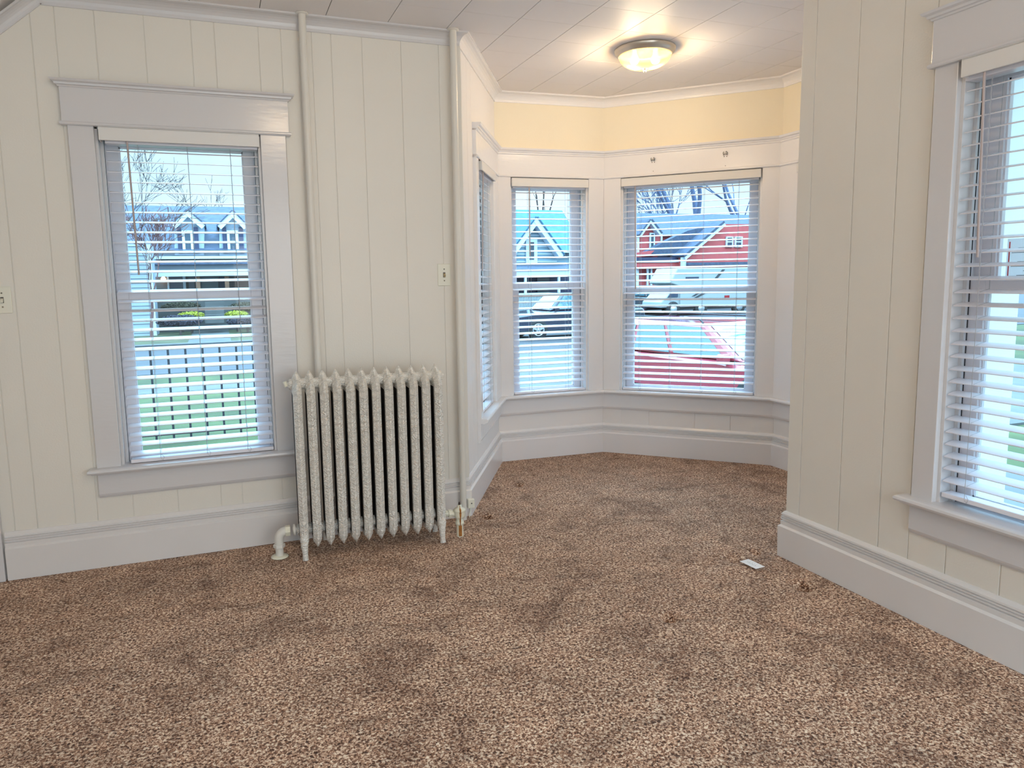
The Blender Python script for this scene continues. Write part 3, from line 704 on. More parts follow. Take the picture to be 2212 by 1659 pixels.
def slab(name, x0, y0, x1, y1, z, material, t=0.06):
    o = MB().box((x0, y0, z - t), (x1, y1, z)).build(name, material, fix=False); struct(o); return o
slab('ground', -60, YA + 0.3, 120, 90, GZ, M['grass'], 0.5)
slab('ground', 2.7, -30, 120, YA + 0.3, GZ, M['grass2'], 0.5)
slab('ground_sidewalk', -40, 15.5, 4.2, 16.95, GZ + 0.03, M['concrete'])
slab('ground_road', -60, 18.9, 110, 27.2, GZ + 0.02, M['asphalt'])
slab('ground_far_lawn', -60, 27.6, 8.0, 36, GZ + 0.06, M['grass2'])
slab('ground_curb', -60, 27.2, 110, 27.6, GZ + 0.10, M['concrete'])
slab('ground_path', -1.15, 27.7, 0.35, 37.0, GZ + 0.08, M['concrete'])
slab('ground_driveway', 4.2, 6.6, 17, 18.9, GZ + 0.035, M['concrete'])
slab('ground_side_path', 6.6, -20, 8.0, 5.6, GZ + 0.03, M['concrete'])
slab('ground_side_path', 3.6, -20, 4.4, 3.2, GZ + 0.03, M['concrete'])
slab('ground_side_road', 11.5, -30, 19, 6.6, GZ + 0.02, M['asphalt'])
slab('ground_yard', 12, 27.7, 110, 60, GZ + 0.05, M['asphalt'])

def prect(x0, y0, x1, y1, Y):
    """world x0, x1, z0, z1 of a rectangle of the photo lying in the plane y = Y"""
    xm, ym = (x0 + x1) / 2, (y0 + y1) / 2
    a = atY(x0, ym, Y); b = atY(x1, ym, Y); t = atY(xm, y0, Y); u = atY(xm, y1, Y)
    return a.x, b.x, u.z, t.z
def hbox(mb, px, Y, t=0.1, back=0.0):
    x0, x1, z0, z1 = prect(*px, Y); mb.box((x0, Y - t, z0), (x1, Y + back, z1)); return mb
def ppoly(pts, Y):
    r = []
    for (px, py) in pts:
        p = atY(px, py, Y); r.append((p.x, p.z))
    return r
def siding(mb, poly_box, Y, step=0.16, t=0.03):
    x0, x1, z0, z1 = poly_box; z = z0
    while z < z1:
        zt = min(z + step, z1); mb.add([(x0, Y - t, z), (x1, Y - t, z), (x1, Y - 0.004, zt), (x0, Y - 0.004, zt), (x0, Y, z), (x1, Y, z)], [(0, 1, 2, 3), (0, 4, 5, 1)]); z = zt
def hwindow(parent, px, Y, trimw=0.12, sill=True, glass='hglass', name='window'):
    x0, x1, z0, z1 = prect(*px, Y); b = MB()
    b.box((x0, Y - 0.10, z0), (x0 + trimw, Y, z1)); b.box((x1 - trimw, Y - 0.10, z0), (x1, Y, z1)); b.box((x0 + trimw, Y - 0.095, z1 - trimw), (x1 - trimw, Y, z1)); b.box((x0 + trimw, Y - .095, z0), (x1 - trimw, Y, z0 + trimw))
    zm = (z0 + z1) / 2; b.box((x0 + trimw, Y - 0.08, zm - 0.035), (x1 - trimw, Y, zm + 0.035))
    w = b.build(name, M['htrim'], parent)
    MB().box((x0 + trimw, Y - 0.05, z0 + trimw), (x1 - trimw, Y - 0.02, z1 - trimw)).build('pane', M[glass], w)
    return w

# ---- white house with dormers across the road
def white_house():
    Y = 37.0; r = empty('house', (0, Y, GZ)); tag(r, 'white house with slate roof, two dormers and a porch across the road', 'house')
    inv = Matrix.Translation((0, -Y, -GZ))
    def P(mb, nm, m_, par=None):
        mb.v = [(v[0], v[1] - Y, v[2] - GZ) for v in mb.v]; o = mb.build(nm, m_, par or r); return o
    x0, x1, z0, z1 = prect(250, 545, 560, 566, Y)
    xl, xr = atY(325, 600, Y).x, atY(600, 600, Y).x
    zr = atY(430, 446, Y + 5).z; ze = atY(430, 541, Y).z
    P(MB().prism([(Y - 0.3, ze), (Y + 5, zr), (Y + 10.3, ze)], 'x', xl - 6.0, xr + 4), 'roof', M['slate'])
    b = MB(); b.box((xl, Y, GZ), (xr + 4, Y + 10, ze)); siding(b, (xl - 6, xr + 4, atY(430, 556, Y).z, ze), Y); P(b, 'wall', M['hwhite'])
    # porch
    Yp = Y - 2.2
    b = MB(); hbox(b, (333, 553, 600, 559, ), Yp, 0.1, 2.2); hbox(b, (333, 588, 600, 596), Yp, 0.25, 0.05); P(b, 'porch_fascia', M['htrim'])
    b = MB(); x0, x1, z0, z1 = prect(333, 560, 600, 572, Yp); b.prism([(Yp - 0.3, z0), (Yp - 0.3, z0 + 0.06), (Y, z1 + 0.25), (Y, z0)], 'x', x0, x1); P(b, 'porch_roof', M['slate'])
    P(hbox(MB(), (333, 573, 600, 589), Yp + 0.1, 0.1, 0.3), 'porch_beam', M['hwhite'])
    P(hbox(MB(), (331, 596, 600, 645), Y - 0.05, 0.05, 0.02), 'porch_wall', M['stucco'])
    for px in ((424, 596, 433, 636), (486, 596, 495, 636), (331, 596, 336, 640)): P(hbox(MB(), px, Yp + 0.2, 0.3), 'porch_post', M['brick'] if px[0] > 400 else M['htrim'])
    d = P(hbox(MB(), (366, 598, 396, 642), Y - 0.12, 0.04), 'door', M['darkglass'])
    P(hbox(MB(), (362, 596, 366, 642), Y - 0.12, 0.08), 'door_trim', M['htrim']); P(hbox(MB(), (396, 596, 402, 642), Y - 0.12, 0.08), 'door_trim', M['htrim'])
    P(hbox(MB(), (408, 598, 421, 640), Y - 0.12, 0.04), 'sidelight', M['darkglass'])
    P(hbox(MB(), (434, 598, 472, 640), Y - 0.12, 0.04), 'picture_window', M['hglass'])
    P(hbox(MB(), (474, 597, 486, 638), Y - 0.12, 0.04), 'shutter', M['shutter'])
    x0, x1, z0, z1 = prect(350, 600, 356, 608, Y - 0.3); P(MB().lathe([(0, -.12), (.1, -.08), (.12, .05), (.05, .14), (0, .15)], ((x0 + x1) / 2, Y - 0.3, (z0 + z1) / 2), 10), 'porch_lamp', M['lamp_on'])
    P(MB().box((xl, Yp, GZ), (xr + 4, Y, atY(430, 650, Yp).z)), 'porch_floor', M['concrete'])
    # dormers
    for (pk, el, er, wl, wr, zb_) in (((405, 455), (372, 487), (443, 488), 377, 441, 552), ((502, 457), (470, 489), (534, 490), 474, 534, 552)):
        Yd = Y - 0.1
        gp = ppoly([pk, er, (wr, er[1]), (wr, zb_), (wl, zb_), (wl, el[1]), el], Yd)
        b = MB(); b.prism(ppoly([(pk[0], pk[1] + 4), (wr, er[1]), (wr, zb_), (wl, zb_), (wl, el[1])], Yd), 'y', Yd, Yd + 4.0); P(b, 'dormer', M['hwhite'])
        pc, pl, pr = [Vector(q) for q in ppoly([pk, el, er], Yd)]
        for a_ in (pl, pr):
            dv = (a_ - pc).normalized(); nn = Vector((-dv.y, dv.x)); nn = nn if nn.y > 0 else -nn
            q = [pc, a_, a_ - nn * 0.22, pc - nn * 0.22]; P(MB().prism([(v.x, v.y) for v in q], 'y', Yd - 0.35 - (0.02 if a_ is pr else 0), Yd - 0.1), 'rake_board', M['htrim'])
            q = [pc + nn * 0.06, a_ + nn * 0.06, a_, pc]; P(MB().prism([(v.x, v.y) for v in q], 'y', Yd - 0.4 - (0.02 if a_ is pr else 0), Yd + 4), 'dormer_roof', M['slate'])
        c = pk[0]
        w = hwindow(r, (c - 12 + 1, 498, c + 13, 546), Yd - 0.01); w.location = (0, -Y, -GZ)
        for sx in (-21, 15): P(hbox(MB(), (c + sx, 491, c + sx + 9, 547), Yd, 0.08), 'shutter', M['shutter'])
white_house()
def steps():
    Y = 34.4; r = empty('porch_steps', (0, Y, GZ)); tag(r, 'pale concrete steps between the two yellow bushes', 'steps')
    for k in range(5):
        b = hbox(MB(), (443, 652 + k * 9, 484, 661 + k * 9), Y - k * 0.35, 0.36, 0.0); b.v = [(v[0], v[1] - Y, v[2] - GZ) for v in b.v]; b.build('step', M['concrete'], r)
steps()
def wing():
    Y = 33.0; x0, x1, z0, z1 = prect(236, 528, 331, 690, Y); r = empty('side_building', (x0, Y, GZ)); tag(r, 'white clapboard building left of the dormered house', 'building')
    b = MB(); b.box((x0 - 3, Y, GZ), (x1, Y + 1.4, z1)); siding(b, (x0 - 3, x1, GZ, z1), Y, 0.19, 0.035); b.v = [(v[0] - x0, v[1] - Y, v[2] - GZ) for v in b.v]; b.build('wall', M['hwhite'], r)
    MB().box((x1 - x0 - .15, -0.06, 0), (x1 - x0, 0.1, z1 - GZ)).build('corner_board', M['htrim'], r)
wing()

# ---- plants
def leafball(mb, c, rx, ry, rz, n, s, seed, flat=0.0):
    rnd = random.Random(seed)
    for _ in range(n):
        while True:
            v = Vector((rnd.uniform(-1, 1), rnd.uniform(-1, 1), rnd.uniform(-1, 1)))
            if 0.35 < v.length < 1: break
        if v.z < 0: v.z *= 0.8
        p = Vector(c) + Vector((v.x * rx, v.y * ry, v.z * rz)); a = Vector((rnd.uniform(-1, 1), rnd.uniform(-1, 1), rnd.uniform(-1, 1))).normalized() * s
        b = a.orthogonal().normalized() * s * 0.6
        mb.add([p - a, p + b, p + a, p - b], [(0, 1, 2, 3)])
def shrub(px, Y, depth, material, label, name='shrub', group=None, n=900, s=0.05):
    x0, x1, z0, z1 = prect(*px, Y); r = empty(name, ((x0 + x1) / 2, Y, GZ)); tag(r, label, 'bush', group)
    b = MB(); rx = (x1 - x0) / 2; zc = (z0 + z1) / 2 - GZ; rz = (z1 - z0) / 2
    leafball(b, (0, 0, zc), rx, depth, rz, n, s, int(px[0]))
    b.build('foliage', material, r, fix=False)
    c = MB(); c.lathe([(0.05, zc - rz * 0.85)] + [(cos(radians(t)) * 0.8, zc + rz * 0.8 * sin(radians(t))) for t in range(-60, 80, 20)] + [(0.02, zc + rz * 0.82)], (0, 0, 0), 14)
    c.v = [(v[0] * rx, v[1] * depth, v[2]) for v in c.v]; c.build('inner_mass', material, r)
    MB().tube([(0, 0, 0), (0, 0, max(0.1, zc))], 0.05, 6).build('stem', M['twig'], r)
shrub((383, 673, 442, 690), 33.3, 0.35, M['yellowleaf'], 'left yellow-green bush, below the first dormer of the white house', 'yellow_bush', 'pair of yellow bushes by the steps')
shrub((485, 671, 538, 689), 33.3, 0.35, M['yellowleaf'], 'right yellow-green bush, below the second dormer of the white house', 'yellow_bush', 'pair of yellow bushes by the steps')
shrub((346, 652, 436, 674), 34.2, 0.2, M['hedge'], 'long brown-green hedge left of the porch steps', 'hedge', n=1800)
shrub((492, 652, 580, 674), 34.2, 0.2, M['hedge'], 'brown-green hedge right of the porch steps', 'hedge', n=1500)
shrub((336, 680, 440, 708), 32.5, 0.3, M['hedge2'], 'low purple-grey hedge in front of the left yellow bush', 'low_hedge', n=1800)
shrub((488, 680, 580, 708), 32.5, 0.3, M['hedge2'], 'low purple-grey hedge in front of the right yellow bush', 'low_hedge', n=1500)

def tree(name, base, h, r0, label, material, seed, depth=5, spread=0.5, lean=(0, 0), fork=None, nseg=3, minr=0.008, first=0.34, twigm=None):
    rnd = random.Random(seed); r = empty(name, base); tag(r, label, 'tree'); tr = MB(); tw = MB()
    def grow(p, d, L, rr, k):
        pts = [p]; rs = [rr]; q = p.copy(); dd = d.copy()
        for i in range(nseg):
            dd = (dd + Vector((rnd.uniform(-1, 1), rnd.uniform(-1, 1), rnd.uniform(-.4, .7))) * 0.13).normalized(); q = q + dd * (L / nseg); pts.append(q.copy()); rs.append(rr * (1 - 0.35 * (i + 1) / nseg))
        (tr if k < 2 else tw).tube(pts, rs, 8 if k < 2 else 4, cap=False)
        if k >= depth: return
        nb = 3 if k < depth - 1 else 4
        for j in range(nb):
            a = rnd.uniform(0, 2 * pi); sp = spread * rnd.uniform(0.6, 1.25)
            o = dd.orthogonal().normalized(); o.rotate(Matrix.Rotation(a, 3, dd)); nd = (dd * cos(sp) + o * sin(sp)); nd.z += 0.08; nd.normalize()
            at = pts[-1] if j < 2 else pts[rnd.randint(1, len(pts) - 1)]
            grow(at.copy(), nd, L * rnd.uniform(0.62, 0.85), max(minr, rs[-1] * rnd.uniform(0.5, 0.72)), k + 1)
    grow(Vector((0, 0, 0)), Vector((lean[0], lean[1], 1)).normalized(), h * first, r0, 0)
    tr.build('trunk', material, r, fix=False); tw.build('branches', twigm or material, r, fix=False)
    return r
tree('bare_tree', (atY(505, 600, 52).x, 52, GZ), 11.0, 0.15, 'bare tree behind the roof of the white house, right side', M['twig'], 3, 4, 0.45, minr=0.012)
tree('bare_tree', (atY(262, 600, 27.9).x - 0.3, 28.5, GZ), 7.0, 0.08, 'bare tree before the white clapboard building, at the left of the view', M['twig'], 11, 5, 0.5, minr=0.008)
tree('small_tree', (atY(318, 600, 31).x, 31, GZ), 5.2, 0.07, 'small reddish bare tree in front of the white house roof', M['redtwig'], 5, 5, 0.55, minr=0.013)
tree('bare_tree', (atY(1175, 600, 60).x, 60, GZ), 17, 0.25, 'bare tree rising behind the teal roof', M['twig'], 8, 5, 0.4, minr=0.022)

# ---- black iron fence
def fence():
    Y = 10.66; r = empty('iron_fence', (0, Y, GZ)); tag(r, 'black iron fence with thin pickets across the lawn outside the left window', 'fence')
    zt = atY(430, 742, Y).z - GZ; zb_ = atY(430, 931, Y).z - GZ
    MB().box((-5, -0.02, zt - 0.045), (3.9, 0.02, zt)).build('top_rail', M['fence'], r); MB().box((-5, -0.02, zb_ - 0.02), (3.9, 0.02, zb_ + 0.02)).build('bottom_rail', M['fence'], r)
    dx = atY(443, 840, Y).x - atY(406, 840, Y).x; x0 = atY(406, 840, Y).x; first = None
    for k in range(-16, 16):
        if first is None:
            first = MB().box((-0.014, -0.014, 0.0), (0.014, 0.014, zt - 0.01)).build('picket', M['fence'], r); o = first
        else: o = first.copy(); COL.objects.link(o); o.parent = r
        o.location = (x0 + k * dx, 0, 0)
fence()

# ---- blue house
def blue_house():
    Y = 34.0; r = empty('house', (14, Y, GZ)); tag(r, 'pale blue house with teal roof, front gable and porch', 'house')
    def P(mb, nm, m_, par=None):
        mb.v = [(v[0] - 14, v[1] - Y, v[2] - GZ) for v in mb.v]; return mb.build(nm, m_, par or r)
    xa, xb = atY(1085, 560, Y).x, atY(1262, 560, Y).x; ze = atY(1215, 545, Y).z; zr = atY(1180, 454, Y + 4.5).z
    xt = atY(1214, 454, Y + 4.5).x; xe = atY(1262, 545, Y).x
    b = MB(); b.add([(xa - 3, Y - .3, ze), (xe, Y - .3, ze), (xt, Y + 4.5, zr), (xa - 3, Y + 4.5, zr), (xe, Y + 9, ze), (xa - 3, Y + 9, ze)], [(0, 1, 2, 3), (3, 2, 4, 5), (1, 4, 2), (0, 3, 5), (0, 5, 4, 1)]); P(b, 'roof', M['teal'])
    b = MB(); b.box((xa - 3, Y, GZ), (xb, Y + 9, ze)); siding(b, (xa - 3, xb, atY(1180, 575, Y).z, ze), Y, 0.17, 0.03); P(b, 'wall', M['bsiding'])
    P(hbox(MB(), (1160, 541, 1262, 546), Y - 0.3, 0.1), 'gutter', M['htrim'])
    Yg = Y - 0.6
    g = ppoly([(1150, 477), (1206, 552), (1206, 575), (1096, 575), (1096, 552)], Yg); b = MB(); b.prism(g, 'y', Yg, Yg + 5)
    P(b, 'gable_wall', M['bsiding'])
    b = MB(); z = g[3][1]; top = g[0]; zE = g[1][1]
    while z < top[1] - 0.1:
        f = 1 if z < zE else (top[1] - z) / (top[1] - zE)
        b.box((top[0] - (top[0] - g[4][0]) * f + .1, Yg - 0.03, z), (top[0] + (g[1][0] - top[0]) * f - .1, Yg, z + 0.05)); z += 0.19
    P(b, 'clapboards', M['htrim'])
    pc, pl, pr = [Vector(q) for q in ppoly([(1150, 471), (1094, 549), (1208, 552)], Yg)]
    for a_ in (pl, pr):
        dv = (a_ - pc).normalized(); nn = Vector((-dv.y, dv.x)); nn = nn if nn.y > 0 else -nn
        q = [pc, a_, a_ - nn * 0.25, pc - nn * 0.25]; P(MB().prism([(v.x, v.y) for v in q], 'y', Yg - 0.5 - (0.02 if a_ is pr else 0), Yg - 0.05), 'rake_board', M['htrim'])
        q = [pc + nn * .07, a_ + nn * .07, a_, pc]; P(MB().prism([(v.x, v.y) for v in q], 'y', Yg - 0.55 - (0.02 if a_ is pr else 0), Yg + 5), 'gable_roof', M['teal'])
    w = hwindow(r, (1135, 516, 1159, 569), Yg - .03, 0.17); w.location = (-14, -Y, -GZ)
    Yp = Y - 2.4
    x0, x1, z0, z1 = prect(1096, 576, 1262, 583, Yp); P(MB().prism([(Yp - .2, z0), (Yp - .2, z0 + .05), (Y, z1 + .2), (Y, z0)], 'x', x0, x1), 'porch_roof', M['slate'])
    P(hbox(MB(), (1096, 584, 1262, 598), Yp, 0.1, 0.2), 'porch_beam', M['htrim'])
    for px in ((1132, 598, 1136, 640), (1204, 598, 1208, 640), (1098, 598, 1102, 640)): P(hbox(MB(), px, Yp, 0.12), 'porch_post', M['htrim'])
    P(hbox(MB(), (1100, 598, 1262, 640), Y - .02, 0.04), 'porch_wall', M['shutter'])
    P(hbox(MB(), (1160, 600, 1186, 636), Y - .1, 0.04), 'porch_window', M['hglass'])
    P(hbox(MB(), (1096, 632, 1262, 636), Yp, 0.06), 'porch_railing', M['htrim'])
blue_house()
def picket_fence():
    Y = 29.5; x0, x1, z0, z1 = prect(1100, 640, 1255, 664, Y); r = empty('picket_fence', (x0, Y, GZ)); tag(r, 'white picket fence in front of the blue house, behind the dark pickup', 'fence')
    b = MB().box((-0.4, 0, z0 - GZ + 0.1), (x1 - x0 + .4, 0.04, z0 - GZ + 0.17)); b.build('rail', M['picket'], r); MB().box((-0.4, 0, z1 - GZ - 0.15), (x1 - x0 + .4, 0.04, z1 - GZ - 0.08)).build('rail', M['picket'], r)
    n = int((x1 - x0) / 0.078); first = None; n = min(n, 60)
    for k in range(n):
        if first is None:
            first = MB().prism([(-0.022, z0 - GZ - 0.1), (0.022, z0 - GZ - 0.1), (0.022, z1 - GZ - .04), (0, z1 - GZ), (-0.022, z1 - GZ - .04)], 'y', -0.03, 0).build('picket', M['picket'], r); o = first
        else: o = first.copy(); COL.objects.link(o); o.parent = r
        o.location = ((x1 - x0) * k / (n - 1), 0, 0)
    for x in (-.2, x1 - x0 + .2): MB().box((x - .05, -.05, 0), (x + .05, .05, z1 - GZ)).build('post', M['picket'], r)
picket_fence()

# ---- cars
def car(name, loc, rz, label, paint, L=4.5, Wd=1.8, H=1.5, kind='suv', rack=False, wheel_r=0.34, rimr=0.22):
    r = empty(name, loc, rz); tag(r, label, 'car' if kind != 'pickup' else 'pickup truck')
    hw = Wd / 2; belt = H * 0.62
    f, k = L / 2, -L / 2
    side = [(k, 0.45), (k + .02, belt - .1), (k + 0.1, belt), (f - L * 0.30, belt), (f - 0.15, belt - 0.14), (f, belt - 0.32), (f + .02, 0.42), (f - .1, 0.25), (k + .1, 0.25)]
    b = MB(); vs = []; lay = [(-hw, 0.07), (-hw + 0.07, 0.0), (hw - 0.07, 0.0), (hw, 0.07)]
    n = len(side); cx = 0; cz = 0.6
    for (y, d) in lay: vs += [(x - (d if x > 0 else -d), y, z - (d if z > cz else -d) * 0.8) for (x, z) in side]
    fs = [(i * n + j, i * n + (j + 1) % n, (i + 1) * n + (j + 1) % n, (i + 1) * n + j) for i in range(3) for j in range(n)]
    b.add(vs, fs); b.add(vs[:n], [tuple(range(n))]); b.add(vs[-n:], [tuple(range(n))]); b.build('body', paint, r, bevel=0.03)
    if kind == 'pickup': c0, c1, t0, t1 = -0.55, f - L * 0.27, -0.40, f - L * 0.27 - 0.62
    else: c0, c1, t0, t1 = k + 0.08, f - L * 0.24, k + 0.45, f - L * 0.24 - 0.85
    tw_ = hw - 0.22; bw = hw - 0.04
    V = [(c0, -bw, belt), (c1, -bw, belt), (c1, bw, belt), (c0, bw, belt), (t0, -tw_, H), (t1, -tw_, H), (t1, tw_, H), (t0, tw_, H)]
    MB().add(V, [(0, 3, 2, 1), (4, 5, 6, 7), (0, 1, 5, 4), (1, 2, 6, 5), (2, 3, 7, 6), (3, 0, 4, 7)]).build('cabin', paint, r, bevel=0.06)
    V = [Vector(v) for v in V]
    def panel(nm, ia, ib, ic, id_, m0, m1, h0, h1):
        A, B_, C_, D_ = V[ia], V[ib], V[ic], V[id_]     # bottom a-b, top d-c
        def q(s, t): lo = A.lerp(B_, s); hi = D_.lerp(C_, s); return lo.lerp(hi, t)
        nn = (B_ - A).cross(D_ - A).normalized() * 0.012
        if nn.dot((A + B_) / 2 - Vector((0, 0, belt))) < 0: nn = -nn
        pts = [q(m0, h0) + nn, q(m1, h0) + nn, q(m1, h1) + nn, q(m0, h1) + nn]
        MB().add(pts + [p - nn * 0.5 for p in pts], [(0, 1, 2, 3), (4, 5, 6, 7), (0, 1, 5, 4), (1, 2, 6, 5), (2, 3, 7, 6), (3, 0, 4, 7)]).build(nm, M['carglass'], r)
    panel('windshield', 1, 2, 6, 5, 0.04, 0.96, 0.06, 0.93); panel('rear_window', 3, 0, 4, 7, 0.06, 0.94, 0.1, 0.9)
    for (a, b_, c, d) in ((0, 1, 5, 4), (3, 2, 6, 7)):
        for (m0, m1) in (((0.05, 0.42), (0.45, 0.90)) if kind == 'pickup' else ((0.05, 0.30), (0.33, 0.58), (0.61, 0.92))): panel('side_window', a, b_, c, d, m0, m1, 0.08, 0.88)
    wx = L * 0.315
    for x in (-wx, wx):
        for s_ in (-1, 1):
            w = MB().lathe([(wheel_r * 0.62, -0.10), (wheel_r * 0.95, -0.10), (wheel_r, -0.07), (wheel_r, 0.07), (wheel_r * 0.95, 0.10), (wheel_r * 0.62, 0.10)], (0, 0, 0), 28, 'y').build('wheel', M['rubber'], r)
            w.location = (x, s_ * (hw - 0.07), wheel_r)
            q = MB(); q.lathe([(0, -0.02), (rimr * .25, -0.02), (rimr * .25, 0.02), (0, 0.02)], (0, s_ * 0.08, 0), 14, 'y'); q.lathe([(rimr * .88, -.02), (rimr, -.02), (rimr, .02), (rimr * .88, .02), (rimr * .88, -.02)], (0, s_ * .09, 0), 28, 'y')
            for k_ in range(5):
                a = 2 * pi * k_ / 5 + .3; q.obox((cos(a) * rimr * .55, s_ * 0.085, sin(a) * rimr * .55), (cos(a) * rimr * .40, 0, sin(a) * rimr * .40), (0, .015, 0), (-sin(a) * .035, 0, cos(a) * .035))
            q.build('rim', M['rim'], w)
            MB().lathe([(0, -.01), (wheel_r * .64, -.01), (wheel_r * .64, .01), (0, .01)], (0, s_ * .05, 0), 20, 'y').build('brake_disc', M['rubber'], w)
    for s_ in (-1, 1):
        MB().box((k - .01, s_ * (hw - .28) - .1, belt - .3), (k + .06, s_ * (hw - .28) + .14 * s_, belt - .06)).build('tail_light', M['taillight'], r)
        MB().box((f - .12, s_ * (hw - .30) - .16, belt - .36), (f + 0.005, s_ * (hw - .30) + .16, belt - .22)).build('headlight', M['rim'], r, bevel=.02)
        if rack:
            q = MB(); q.tube([(t0 + .1, s_ * (tw_ - .05), H), (t0 + .18, s_ * (tw_ - .05), H + .06), (t1 - .18, s_ * (tw_ - .05), H + .06), (t1 - .1, s_ * (tw_ - .05), H)], .015, 8); q.build('roof_rail', M['fence'], r)
        q = MB().obox((c1 - .25, s_ * (hw + .06), belt + .06), (.06, 0, 0), (0, .09, 0), (0, 0, .06)).build('side_mirror', paint, r, bevel=.02)
    if kind == 'pickup':
        q = MB().box((k + .15, -hw + .15, belt - .02), (c0 - .1, hw - .15, belt + .01)).build('bed_liner', M['rubber'], r)
    MB().box((k + .3, -hw - .002, 0.27), (f - .3, hw + .002, 0.33)).build('lower_trim', M['rubber'], r)
    return r
p = atY(1480, 700, 10.0)
car('red_car', (7.75, 9.65, GZ + 0.035), radians(-80), 'red car with black roof rails parked just outside the wide bay window', M['carred'], L=4.6, H=1.40, rack=True)
car('pickup', (atY(1143, 700, 23.5).x + 1.65, 23.5, GZ + 0.02), radians(178), 'dark blue pickup seen side-on through the narrow bay window', M['carblue'], L=5.3, Wd=1.9, H=1.62, kind='pickup', wheel_r=0.36, rimr=0.22)
car('dark_car', (atY(1388, 640, 35.35).x, 35.35, GZ + 0.05), radians(89), 'charcoal car parked in front of the red house, left of the motorhome', M['carblack'], L=3.6, H=1.6)

# ---- motorhome
def motorhome():
    Y = 31.5; x0, x1, z0, z1 = prect(1470, 578, 1680, 660, Y); r = empty('motorhome', (x0, Y, GZ)); tag(r, 'white motorhome with dark stripes parked in front of the red house', 'motorhome')
    zz0, zz1 = z0 - GZ, z1 - GZ; L = x1 - x0; w = 1.95
    xo = prect(1448, 590, 1470, 660, Y)[0] - x0
    b = MB(); b.prism([(0, zz0), (L, zz0), (L, zz1), (-0.2, zz1), (xo + .25, zz1 - .3), (xo - .05, zz1 - .75), (0, zz1 - .95)], 'y', 0, w); b.build('body', M['rv'], r, bevel=0.05)
    c = MB(); c.prism([(0.05, zz0), (0.05, zz1 - .95), (xo + 0.35, zz1 - .95), (xo - .25, zz1 - 1.55), (xo - .5, zz1 - 1.75), (xo - .55, zz0)], 'y', 0.1, w - .1); c.build('cab', M['rv'], r, bevel=.05)
    MB().prism([(xo + .25, zz1 - 1.0), (-.1, zz1 - 1.0), (-.1, zz1 - 1.5), (xo - .1, zz1 - 1.5)], 'y', 0.06, .10).build('cab_window', M['darkglass'], r)
    def pr(a, b_, Yq, nm, mt, par=None): q = prect(*a, Yq); MB().box((q[0] - x0, -0.03, q[2] - GZ), (q[1] - x0, -0.001, q[3] - GZ)).build(nm, mt, r)
    pr((1481, 598, 1509, 604), 0, Y, 'side_window', M['darkglass'])
    pr((1565, 638, 1575, 645), 0, Y, 'badge', M['taillight']); pr((1480, 625, 1500, 628), 0, Y, 'lettering_strip', M['ink'])
    def band(pts, nm):
        q = ppoly(pts, Y); MB().prism([(a - x0, b_ - GZ) for a, b_ in q], 'y', -0.02, 0.0).build(nm, M['stripe'], r)
    band([(1560, 582), (1566, 582), (1548, 603), (1542, 603)], 'stripe'); band([(1520, 624), (1526, 624), (1500, 640), (1494, 640)], 'stripe'); band([(1535, 622), (1545, 622), (1505, 644), (1498, 644)], 'stripe')
    for px in (1456, 1516, 1598):
        x = atY(px, 665, Y).x - x0; MB().lathe([(0, -.12), (.36, -.12), (.40, -.09), (.40, .09), (.36, .12), (0, .12)], (x, 0.15, 0.42), 20, 'y').build('wheel', M['rubber'], r); MB().lathe([(0, -.13), (.2, -.13), (.2, -.11), (0, -.11)], (x, 0.15, 0.42), 16, 'y').build('hubcap', M['rim'], r)
    MB().box((0, 0.1, 0.35), (L, w - .1, zz0 + .05)).build('chassis', M['rubber'], r)
motorhome()

